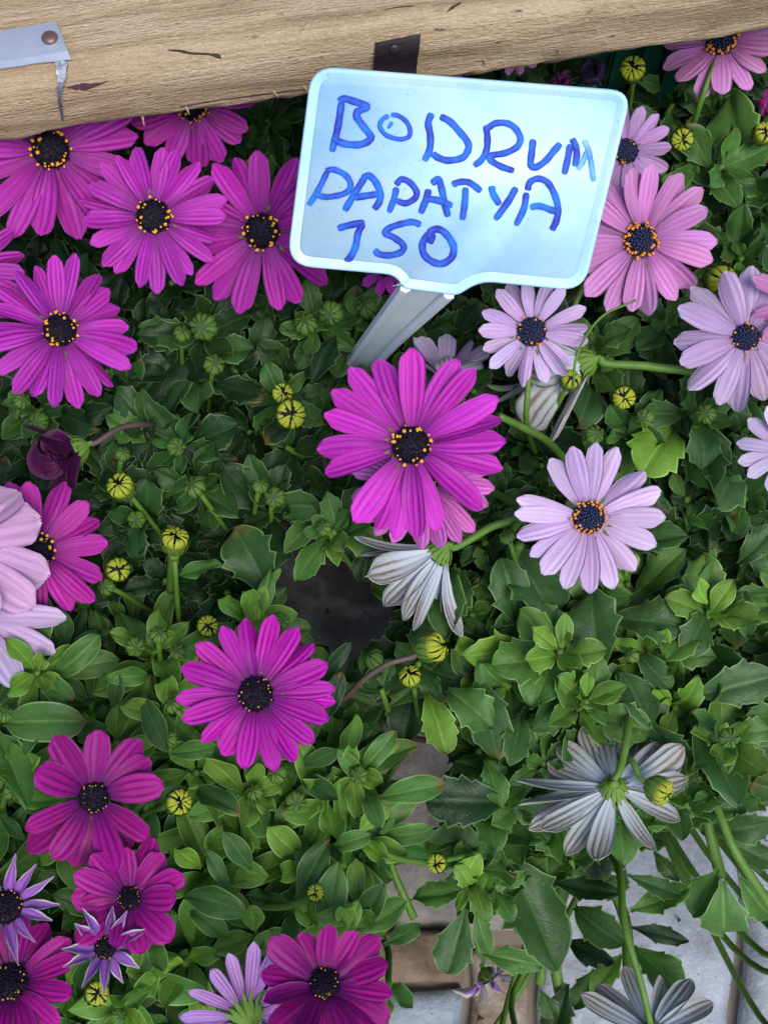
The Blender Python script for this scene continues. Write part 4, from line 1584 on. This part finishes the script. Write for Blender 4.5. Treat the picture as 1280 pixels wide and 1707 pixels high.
# ---- pink plant, top right
flower(pG, 1068, 401, 122, PNK, 18, 0.306, (0, 0.05), dr=0.245, disc='orange', wf=1.15, streak=0.40, elev=4)
flower(pG, 1043, 252, 78, (0.55, 0.30, 0.62), 16, 0.292, (0.15, 0.1), dr=0.29, disc='pale', wf=1.0, streak=0.15)
flower(pG, 1202, 66, 100, PNK, 16, 0.286, (0.0, 0.32), dr=0.28, disc='orange', wf=1.15, streak=0.40, ctrl=[P(1185, 120, .28), P(1158, 198, .26)])
flower(pH, 735, 92, 60, PNK, 13, 0.275, (0, -0.1), dr=0.28, disc='dark', streak=0.25)
flower(pH, 862, 72, 52, PNK, 13, 0.275, (0, -0.1), dr=0.28, disc='dark', streak=0.25)
flower(pH, 938, 140, 34, MAR, 9, 0.268, N=(-0.2, 0.4, 0.9), disc=None, dr=0.4, elev=55, kind='curl', wf=1.5, streak=0.2)
flower(pH, 985, 122, 48, (0.02, 0.015, 0.05), 10, 0.262, N=(0.1, 0.3, 0.9), disc=None, dr=0.4, elev=40, kind='curl', wf=1.0, streak=0.1)
flower(pG, 1285, 175, 40, (0.25, 0.01, 0.16), 10, 0.255, N=(-.3, .2, .9), disc=None, dr=0.35, elev=50, kind='curl', wf=1.3)
# ---- pale pink heads at the left edge
PL = (0.62, 0.33, 0.60)
flower(pF, -96, 905, 180, PL, z=0.314, N=(0.10, 0.05, 0.95), disc=None, dr=0.16, wf=1.12, streak=0.22, elev=4, elevj=9, angles=[(17, 1.0, 1.15), (36, .86, .9), (-16, 1.0, .85), (-36, .98, .9), (62, .8, 1), (90, .8, 1), (130, .8, 1), (180, .8, 1), (230, .8, 1), (280, .8, 1), (-58, .9, .9)])
flower(pF, -40, 1030, 140, (0.62, 0.42, 0.72), 12, 0.286, N=(0.15, -0.1, 0.9), disc='blue', dr=0.18, wf=0.9, streak=0.22)
# ---- dark magenta plant, lower left
ANG11 = [(97, .98, 1), (78, 1.05, 1.0), (117, .98, 1), (58, 1.02, 1), (140, 1.0, 1.05), (42, 1.02, 1), (160, 1.0, 1.0), (22, 1.02, 1.02), (183, 1.02, .95), (5, 1.02, .9), (200, 1.0, 1.0), (-6, 1.05, 1), (222, .9, .9), (-18, 1.0, 1.05), (244, .88, 1.05), (-40, 1.0, 1.0), (263, .95, 1.05), (-58, 1.0, 1.0), (-75, 1.05, 1.0)]
flower(pE, 426, 1157, 130, (0.46, 0.010, 0.37), z=0.300, tilt=(0, 0.02), angles=ANG11, disc='few', dr=0.245, wf=1.12, streak=1.0, lenj=0.03, elevj=4)
ANG12 = [(86, 1.0, 1.3), (50, 1.0, 1.35), (122, 1.0, 1.2), (32, .95, 1.3), (150, 1.05, 1.3), (12, .98, 1.35), (200, .98, 1.0), (218, 1.05, 1.1), (236, 1.12, 1.15), (255, 1.1, 1.1), (-75, 1.1, 1.1), (-55, 1.05, 1.2), (-38, .95, 1.0)]
flower(pE, 156, 1329, 118, DRK, z=0.300, tilt=(0.1, -0.18), angles=ANG12, disc='few', dr=0.23, wf=0.95, streak=1.0, elev=14, elevj=12, lenj=.12)
ANG13 = [(160, 1.0, 1.15), (135, .9, 1.25), (96, .9, 1.0), (72, 1.05, 1.25), (55, .9, 1.2), (20, 1.0, 1.1), (-3, .95, 1.3), (182, .9, 1.2), (190, .65, .9), (-42, 1.05, 1.35), (-70, .95, 1.25), (225, 1.0, 1.25), (-98, .8, 1.0), (255, .75, 1)]
flower(pE, 216, 1497, 103, DRK, z=0.298, tilt=(-0.12, 0.22), angles=ANG13, disc='few', dr=0.2, wf=1.05, streak=1.0, elev=20, elevj=14, lenj=.12)
flower(pE, 18, 1637, 118, DRK, 15, 0.296, (-.15, .15), disc='few', dr=0.27, wf=1.1, streak=1.0, elev=16, elevj=14)
ANG17 = [(150, .95, 1.35), (120, .75, 1.2), (90, .8, 1.2), (60, .75, 1.1), (38, 1.0, 1.3), (15, 1.05, 1.2), (-8, 1.05, 1.2), (172, .9, 1.2), (200, 1.0, 1.2), (222, 1.05, 1.2), (245, 1.1, 1.2), (268, 1.1, 1.2), (-68, 1.1, 1.2), (-45, 1.1, 1.2), (-28, 1.1, 1.2)]
flower(pE, 541, 1640, 118, DRK, z=0.300, tilt=(0.1, 0.30), angles=ANG17, disc='few', dr=0.235, wf=0.98, streak=1.0, elev=18, elevj=12, lenj=.12)
flower(pE, 408, 1690, 112, (0.46, 0.22, 0.60), 16, 0.285, N=(-0.25, 0.42, -0.72), disc=None, dr=0.26, elev=18, elevj=12, wf=0.8, streak=0.6, kind='both', stem=True, ctrl=[P(425, 1740, .27), P(430, 1790, .2)])
# ---- spiky violet heads
flower(pI, 10, 1512, 88, VIO, 13, 0.308, (0, 0), disc='few', dr=0.34, kind='star', wf=0.60, streak=0.1, elev=14, elevj=20, lenj=.16)
flower(pI, 176, 1580, 74, (0.27, 0.09, 0.42), 12, 0.302, (0, 0), disc='few', dr=0.27, kind='star', wf=0.66, streak=0.1, elev=10, elevj=18, lenj=.2)
# ---- trailing plant, lower right: heads seen from behind
ANG26 = [(18, .95, 1), (42, 1.0, 1), (68, 1.0, 1), (92, .95, 1), (116, .96, 1), (140, 1.02, 1), (177, 1.1, .9), (196, 1.05, .9), (8, .98, 1), (28, 1.0, 1), (55, 1.02, 1.1), (80, .98, 1.15), (104, .98, 1.0), (128, 1.0, 1), (150, 1.1, .95), (168, 1.1, .95), (186, 1.1, .95), (206, 1.0, 1), (228, .95, 1), (250, .95, 1), (300, .8, 1), (335, .85, 1)]
flower(pD, 1022, 1318, 142, GRY, z=0.255, N=(-0.02, -0.58, -0.78), disc=None, dr=0.165, elev=16, elevj=8, wf=1.35, streak=0.1, angles=[(-a[0], a[1], a[2]) for a in ANG26],
       ctrl=[P(1036, 1275, .262), P(1046, 1215, .255), P(1050, 1160, .22)])
flower(pD, 1085, 1722, 128, (0.42, 0.40, 0.42), 14, 0.215, N=(0.0, -0.45, -0.85), disc=None, dr=0.15, elev=14, elevj=10, wf=0.85, streak=0.1,
       ctrl=[P(1068, 1640, .225), P(1040, 1540, .225), P(1028, 1440, .2)])
flower(pD, 1060, 1278, 52, PNK, 9, 0.225, (0.2, 0), disc=None, dr=0.25, streak=0.2)
flower(pD, 815, 1632, 54, VIO, 12, 0.07, N=(0.3, -0.5, 0.2), disc=None, dr=0.34, kind='star', wf=0.5, streak=0.2, elev=20, elevj=35, lenj=.3, stem=True, ctrl=[P(806, 1600, .085), P(800, 1560, .1)])

# ---- buds
for a in ((340, 545, 22), (304, 556, 15), (357, 608, 16), (510, 540, 18), (552, 522, 21), (611, 512, 18), (325, 812, 17), (458, 829, 17), (434, 810, 12), (294, 745, 14),
          (228, 866, 14), (66, 702, 17), (38, 668, 13), (205, 757, 12), (178, 978, 14, 'G', 0.262), (540, 880, 12)):
    bud(pA if a[0] < 480 else pB, *a[:3], *(a[3:] or ('G', random.uniform(.255, .272))))
for a in ((483, 690, 27, 'Y', .275, (.1, -.1)), (205, 814, 25, 'Y', .275), (470, 658, 20, 'Y', .268), (195, 950, 22, 'Y', .268), (292, 905, 27, 'Y', .28, (.05, .75)), (20, 330, 10, 'Y', .27)):
    bud(pA, *a)
for a in ((949, 636, 21, 'Y', .283), (1040, 661, 22, 'Y', .279), (1196, 466, 29, 'Y', .28, (.2, -.3)), (1010, 606, 14, 'G', .25), (1073, 697, 15, 'G', .262), (1175, 690, 17, 'G', .275), (990, 725, 15, 'G', .262), (845, 895, 12)):
    bud(pC, *a)
for a in ((1136, 231, 22, 'Y', .272), (1055, 118, 26, 'Y', .272, (0, .3)), (1270, 225, 20, 'Y', .27)):
    bud(pG, *a)
for a in ((345, 1045, 22, 'Y', .27, (0, .4)), (295, 1338, 24, 'Y', .285), (160, 1656, 21, 'Y', .28), (525, 1490, 15, 'Y', .27), (340, 1100, 18, 'Y', .272), (265, 1058, 14), (226, 1078, 15), (296, 1086, 14), (288, 1175, 14), (281, 1232, 15), (462, 1290, 16),
          (425, 1320, 13), (493, 1336, 16), (244, 1336, 14), (470, 1035, 13), (198, 1694, 13), (10, 1190, 14), (20, 1320, 13), (285, 1530, 11), (730, 1438, 18, 'Y', .26), (598, 1292, 15)):
    bud(pE, *(a if len(a) > 3 else (*a, 'G', random.uniform(.262, .278))))
bud(pD, 715, 1080, 29, 'Y', .262, N=(0.86, 0.1, 0.45), mat='stem_brown', ctrl=[P(690, 1094, .262), P(640, 1110, .26), P(590, 1150, .25), P(560, 1205, .22)])
bud(pD, 685, 1131, 20, 'Y', .255)
bud(pD, 622, 1098, 17, 'G', .245, N=(-.5, .5, .5))
bud(pD, 1096, 1316, 26, 'Y', .268, N=(0.75, -0.45, 0.55), ctrl=[P(1066, 1296, .266), P(1042, 1262, .255)])
bud(pD, 1214, 1230, 18, 'G', .262)
bud(pD, 1052, 1092, 13, 'G', .255)

# ---- stems that show between the leaves
def vis_stem(plant, pts, r=0.0017, mat='stem'):
    obj('stem', tube_mesh('stem', [P(*q) for q in pts], [r * .9, r, r * 1.1], M[mat], 7, 6), plant.root)


vis_stem(pB, [(832, 694, .30), (870, 712, .288), (915, 738, .27), (960, 790, .22)], .0016)
vis_stem(pD, [(1160, 1295, .20), (1185, 1400, .19), (1200, 1460, .18)], .0024)
vis_stem(pD, [(1130, 1270, .22), (1185, 1330, .225), (1225, 1420, .225), (1290, 1520, .21)], .0018)
vis_stem(pD, [(1000, 1440, .15), (1040, 1530, .15), (1048, 1620, .15), (1062, 1680, .16)], .0027)
vis_stem(pD, [(930, 1380, .13), (935, 1470, .13), (925, 1600, .11), (945, 1707, .10)], .0026)
vis_stem(pD, [(960, 1370, .15), (915, 1450, .14), (908, 1540, .13), (900, 1640, .12)], .0022)
vis_stem(pD, [(920, 1330, .19), (850, 1385, .20), (815, 1440, .20), (790, 1490, .205)], .0026)
vis_stem(pD, [(640, 1245, .16), (720, 1190, .19), (800, 1140, .2)], .0020)
vis_stem(pE, [(430, 1512, .24), (480, 1510, .25), (525, 1492, .262)], .0016)
vis_stem(pE, [(600, 1400, .25), (660, 1430, .25), (725, 1440, .255)], .0012)
vis_stem(pE, [(640, 1385, .2), (655, 1450, .2), (690, 1530, .19)], .0016)
vis_stem(pC, [(1060, 500, .315), (1000, 530, .312), (962, 590, .31), (955, 650, .30)], .0005, 'stem')
vis_stem(pC, [(1280, 560, .30), (1240, 660, .26), (1190, 720, .22)], .0018)
vis_stem(pC, [(848, 970, .20), (852, 940, .24), (866, 938 - 30, .262)], .0018)
vis_stem(pA, [(285, 985, .24), (288, 945, .262), (291, 922, .276)], .0021)

# ---- single leaves that stand out
H = leafpx
for a in ((880, 1072, 774, 1100, 1.0, YNG), (1000, 1125, 984, 988, 1.05, MDL), (1020, 1030, 1138, 1046, 1.55, MDL), (985, 1080, 945, 1150, .6, YNG), (925, 1090, 884, 1182, 1.2, BRL), (965, 1160, 884, 1215, 1.1, MDL),
          (1035, 1120, 1088, 1210, 1.3, DUS), (1155, 1160, 1290, 1128, 1.0, DUS), (1085, 1205, 1140, 1315, 1.3, MDL), (1155, 1200, 1238, 1340, 1.0, MDL), (745, 1150, 822, 1212, 1.0, BRL), (795, 1120, 826, 1268, 1.0, DUS),
          (868, 1195, 850, 1278, .9, MDL), (712, 1160, 742, 1258, .9, YNG), (845, 1338, 710, 1330, 1.1, DKL), (810, 1268, 836, 1348, .8, BRL), (1175, 1015, 1108, 985, .9, BRL), (1178, 1015, 1135, 1095, 1.1, MDL),
          (1180, 1000, 1222, 1050, .8, YNG), (1240, 985, 1240, 1062, .9, DUS), (1168, 1010, 1190, 940, .8, BRL), (975, 1160, 1035, 1165, .9, YNG), (975, 1150, 1010, 1210, .9, BRL), (1205, 1230, 1215, 1290, .9, BRL), (1215, 1225, 1285, 1215, 1, BRL),
          (1210, 1220, 1150, 1190, .8, BRL), (1060, 1090, 1115, 1150, .9, DUS), (940, 1070, 905, 1010, .9, BRL), (940, 1072, 900, 1110, .7, YNG), (930, 1060, 925, 1010, .6, YNG)):
    H(pD, *a[:4], 'T', a[4], .243, .25, a[5])
for a in ((840, 1418, 937, 1614, 1.0, MDL, .2, .19), (925, 1472, 1032, 1494, .7, DKL, .18, .19), (958, 1512, 1037, 1578, 1.0, MDL, .17, .18), (945, 1568, 1022, 1608, 1.0, DKL, .16, .17), (1036, 1592, 984, 1655, .7, YNG, .165, .165),
          (1055, 1580, 1142, 1660, 1.1, BRL, .18, .19), (990, 1615, 958, 1685, .9, MDL, .15, .14), (1050, 1518, 1148, 1482, .9, BRL, .17, .18), (1045, 1458, 1137, 1494, .6, DUS, .18, .185), (1052, 1546, 1147, 1568, .45, DKL, .17, .16),
          (1196, 1448, 1156, 1530, 1.2, BRL, .19, .175), (1204, 1468, 1200, 1552, 1.3, BRL, .192, .17), (1232, 1462, 1282, 1532, 1.1, BRL, .19, .17), (1200, 1385, 1295, 1372, 1.3, MDL, .22, .23), (1205, 1395, 1290, 1440, .9, DUS, .2, .2),
          (776, 1515, 744, 1622, 1.15, DUS, .21, .20), (776, 1482, 684, 1502, 1.0, BRL, .212, .21), (792, 1515, 812, 1590, .8, BRL, .212, .2), (820, 1425, 712, 1398, 1.15, MDL, .21, .215), (805, 1590, 902, 1606, .7, BRL, .19, .19),
          (770, 1470, 800, 1420, .8, YNG, .22, .235), (780, 1475, 760, 1440, .7, YNG, .22, .235), (905, 1390, 860, 1350, 1.0, MDL, .2, .21), (900, 1650, 925, 1700, .9, MDL, .12, .11), (945, 1640, 915, 1740, .9, DKL, .11, .1), (1000, 1430, 960, 1350, 1.0, MDL, .17, .18),
          (965, 1400, 1010, 1470, 1.0, DKL, .16, .16), (1090, 1420, 1130, 1470, 1, MDL, .17, .17), (1010, 1500, 1045, 1450, .7, MDL, .17, .19), (930, 1600, 895, 1560, .8, MDL, .13, .13)):
    H(pD, *a[:4], 'T', a[4], a[6], a[7], a[5])
for a in ((850, 910, 922, 1025, 1.25, DUS), (862, 1040, 840, 930, 1.0, MDL), (1122, 718, 1062, 792, 1.15, YNG), (1228, 592, 1178, 695, .95, MDL), (1160, 722, 1186, 822, .85, MDL), (1035, 912, 1148, 893, .85, MDL), (1232, 768, 1194, 848, 1.0, DUS),
          (986, 642, 964, 714, .9, DUS), (1000, 592, 1066, 535, 1.1, BRL), (1000, 590, 975, 540, 1, MDL), (1120, 560, 1125, 500, 1.0, BRL), (1120, 560, 1108, 515, .9, YNG), (1172, 690, 1128, 655, .9, BRL), (1178, 690, 1200, 640, .8, BRL), (1040, 740, 1100, 650, .6, MDL),
          (770, 950, 735, 1045, .9, MDL), (735, 950, 745, 1070, .6, MDL), (1230, 940, 1290, 880, .9, DUS), (890, 720, 985, 770, 1, DKL), (1090, 600, 1060, 560, .9, MDL), (1235, 340, 1215, 160, .8, BRL), (1240, 260, 1290, 210, 1.0, BRL), (1230, 300, 1290, 330, 1.0, MDL), (1130, 250, 1190, 320, 1.1, MDL),
          (1100, 150, 1060, 130, .8, BRL), (760, 560, 800, 500, 1, DKL), (700, 1000, 660, 950, 1, MDL)):
    H(pC if a[1] > 400 else pG, *a[:4], 'T', a[4], .235, .25, a[5])
for a in ((90, 1130, 168, 1060, .95, BRL), (66, 1104, 72, 1012, .9, BRL), (52, 1124, -6, 1108, .9, BRL), (54, 1130, 20, 1165, .9, YNG), (74, 1138, 124, 1168, 1.0, BRL), (8, 1205, 144, 1196, 1.0, BRL), (78, 1195, 42, 1260, .9, BRL), (-4, 1222, 54, 1342, .85, BRL), (246, 1126, 176, 1130, .9, BRL),
          (238, 1158, 276, 1258, .8, DUS), (284, 1256, 364, 1244, .9, BRL), (328, 1320, 404, 1352, .9, MDL), (415, 1325, 445, 1395, .9, BRL), (505, 1300, 566, 1332, .9, MDL), (500, 1275, 572, 1252, .9, MDL), (538, 1556, 566, 1434, .95, BRL), (495, 1497, 548, 1396, .85, MDL), (586, 1552, 682, 1508, .95, BRL),
          (560, 1412, 618, 1388, .9, BRL), (382, 1488, 344, 1412, .8, DUS), (420, 1450, 372, 1384, .9, MDL), (308, 1495, 412, 1520, 1.0, MDL), (318, 1518, 384, 1564, .8, BRL), (255, 1570, 274, 1622, .9, BRL), (208, 1692, 246, 1650, 1.2, BRL), (485, 1528, 480, 1588, 1, MDL), (632, 1330, 742, 1303, .85, BRL), (604, 1288, 660, 1216, .8, BRL),
          (600, 1300, 560, 1250, .8, BRL), (610, 1330, 640, 1380, .9, BRL), (440, 1040, 452, 945, .5, BRL), (425, 1045, 405, 985, .8, YNG), (430, 1045, 440, 975, .7, YNG), (540, 1140, 585, 1070, .5, DKL), (545, 1200, 570, 1120, .8, DKL), (300, 960, 372, 938, .7, BRL), (250, 1360, 265, 1400, 1, BRL), (255, 1350, 310, 1310, .8, BRL),
          (190, 1180, 200, 1120, .9, MDL), (130, 1230, 180, 1210, 1, MDL), (30, 1280, 15, 1240, .9, BRL), (40, 1400, 0, 1360, .9, MDL), (640, 1575, 700, 1540, .8, MDL), (655, 1640, 690, 1680, 1.0, BRL), (580, 1560, 600, 1500, .7, YNG), (592, 1556, 640, 1470, .9, MDL), (90, 1040, 40, 1010, .9, MDL), (20, 1060, 30, 1010, .8, BRL)):
    H(pE, *a[:4], 'S', a[4] * 1.1, .258, .27, a[5])
for a in ((325, 580, 235, 545, 1.0, MDL), (350, 590, 425, 580, 1.0, MDL), (335, 640, 330, 690, 1.2, MDL), (360, 640, 440, 665, 1.0, DKL), (250, 735, 180, 690, .9, BRL), (250, 735, 300, 690, 1.0, MDL), (295, 740, 292, 690, .7, BRL), (325, 815, 400, 855, 1.0, MDL), (325, 790, 345, 745, .8, MDL), (455, 845, 540, 845, .9, MDL), (455, 840, 410, 760, .9, MDL),
          (530, 870, 470, 920, 1.0, BRL), (545, 900, 490, 968, .7, BRL), (565, 880, 640, 920, 1.1, BRL), (548, 905, 560, 945, .9, YNG), (520, 560, 470, 545, .8, BRL), (520, 640, 560, 560, 1.2, DKL), (455, 1000, 395, 880, 1.5, MDL), (500, 690, 440, 740, .9, DKL), (120, 700, 190, 680, 1, DKL), (60, 690, 0, 730, 1.1, MDL), (45, 690, 20, 650, 1, BRL),
          (275, 830, 345, 800, .8, MDL), (215, 700, 195, 740, 1, BRL), (600, 640, 560, 680, .9, MDL), (620, 905, 680, 945, 1.2, MDL)):
    H(pA if a[0] < 480 else pB, *a[:4], 'T', a[4], .242, .252, a[5])

# ---- leafy tips at the places the photograph shows them
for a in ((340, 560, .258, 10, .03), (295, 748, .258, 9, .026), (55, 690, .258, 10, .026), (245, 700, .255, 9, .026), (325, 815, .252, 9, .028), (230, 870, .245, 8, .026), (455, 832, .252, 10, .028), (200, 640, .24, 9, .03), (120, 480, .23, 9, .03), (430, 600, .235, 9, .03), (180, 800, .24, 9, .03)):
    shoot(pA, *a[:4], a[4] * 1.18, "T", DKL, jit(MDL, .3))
for a in ((545, 880, .262, 11, .026), (520, 545, .255, 9, .026), (600, 520, .25, 8, .026), (480, 660, .25, 9, .028), (620, 960, .225, 7, .024)):
    shoot(pB, *a, 'T', MDL, BRL)
for a in ((1175, 695, .262, 9, .028), (985, 570, .255, 9, .03), (1115, 545, .255, 8, .026), (1045, 720, .245, 9, .034), (905, 700, .235, 9, .032), (1150, 820, .235, 9, .036), (820, 830, .225, 9, .032), (1240, 830, .24, 9, .036), (840, 1000, .235, 8, .034)):
    shoot(pC, *a, 'T', MDL, BRL)
for a in ((1215, 270, .262, 11, .032), (1110, 300, .25, 9, .03), (1180, 180, .24, 9, .03), (1240, 430, .245, 9, .03)):
    shoot(pG, *a, 'T', MDL, BRL)
for a in ((935, 1075, .262, 12, .03), (985, 1160, .258, 12, .03), (1185, 1005, .258, 10, .034), (1212, 1232, .25, 10, .034), (1080, 1080, .245, 9, .036), (800, 1130, .235, 9, .036), (860, 1250, .225, 8, .034), (1040, 960, .24, 9, .036), (1120, 1180, .24, 8, .036), (775, 1480, .225, 8, .026)):
    shoot(pD, *a, 'T', MDL, YNG, wide=1.05)
for a in ((62, 1122, .272, 12, .026), (425, 1030, .265, 9, .024), (265, 1060, .255, 10, .026), (425, 1320, .262, 10, .027), (285, 1180, .258, 10, .027), (595, 1290, .262, 10, .028), (500, 1440, .255, 9, .03), (340, 1450, .25, 9, .032), (610, 1390, .255, 9, .03), (585, 1540, .265, 9, .026), (205, 1685, .268, 9, .026), (20, 1290, .262, 10, .028), (300, 1620, .25, 10, .03), (100, 1400, .25, 9, .028),
          (400, 1400, .25, 9, .03), (550, 1340, .255, 9, .028), (480, 1250, .25, 9, .028), (200, 1230, .255, 9, .028), (330, 1290, .255, 9, .028), (650, 1660, .25, 7, .024), (420, 1560, .245, 9, .032), (110, 1650, .24, 9, .03), (530, 1540, .25, 8, .028)):
    shoot(pE, *a[:4], a[4] * 1.22, 'S', BRL, YNG)

# ---- foliage underneath, thinning out where the paving shows
GAPS = [[(478, 900), (585, 930), (635, 1000), (650, 1075), (585, 1100), (555, 1050), (480, 1005), (460, 940)],
        [(680, 1230), (755, 1238), (758, 1300), (715, 1380), (690, 1370), (675, 1300)], [(985, 60), (1128, 50), (1105, 150), (1045, 165), (980, 110)],
        [(625, 1475), (740, 1440), (760, 1530), (880, 1590), (890, 1760), (690, 1760), (640, 1600)],
        [(1120, 1400), (1330, 1330), (1330, 1800), (890, 1800), (900, 1560), (1040, 1440)]]


def inside(poly, x, y):
    r = False
    j = len(poly) - 1
    for i in range(len(poly)):
        xi, yi = poly[i]; xj, yj = poly[j]
        if (yi > y) != (yj > y) and x < (xj - xi) * (y - yi) / (yj - yi) + xi:
            r = not r
        j = i
    return r


def gap_near(x, y, m=0):
    for g in GAPS:
        for dx, dy in ((0, 0), (m, 0), (-m, 0), (0, m), (0, -m)):
            if inside(g, x + dx, y + dy):
                return True
    return False


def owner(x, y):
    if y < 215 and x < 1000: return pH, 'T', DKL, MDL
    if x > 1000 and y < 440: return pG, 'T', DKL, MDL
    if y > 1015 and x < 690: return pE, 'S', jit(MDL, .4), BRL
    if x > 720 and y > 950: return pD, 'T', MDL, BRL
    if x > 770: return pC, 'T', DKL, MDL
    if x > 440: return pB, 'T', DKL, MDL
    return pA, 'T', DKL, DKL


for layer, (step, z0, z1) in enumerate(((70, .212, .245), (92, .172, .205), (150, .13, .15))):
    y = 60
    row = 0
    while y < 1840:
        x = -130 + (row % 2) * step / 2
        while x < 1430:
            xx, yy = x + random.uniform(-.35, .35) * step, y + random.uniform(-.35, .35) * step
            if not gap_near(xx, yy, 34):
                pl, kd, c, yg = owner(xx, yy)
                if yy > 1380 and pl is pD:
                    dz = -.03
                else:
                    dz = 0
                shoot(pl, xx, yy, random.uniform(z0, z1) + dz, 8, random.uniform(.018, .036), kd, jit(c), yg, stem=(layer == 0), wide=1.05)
            x += step
        y += step * 0.86
        row += 1

for p in (pA, pB, pC, pD, pE, pF, pG, pH, pI):
    p.finish()
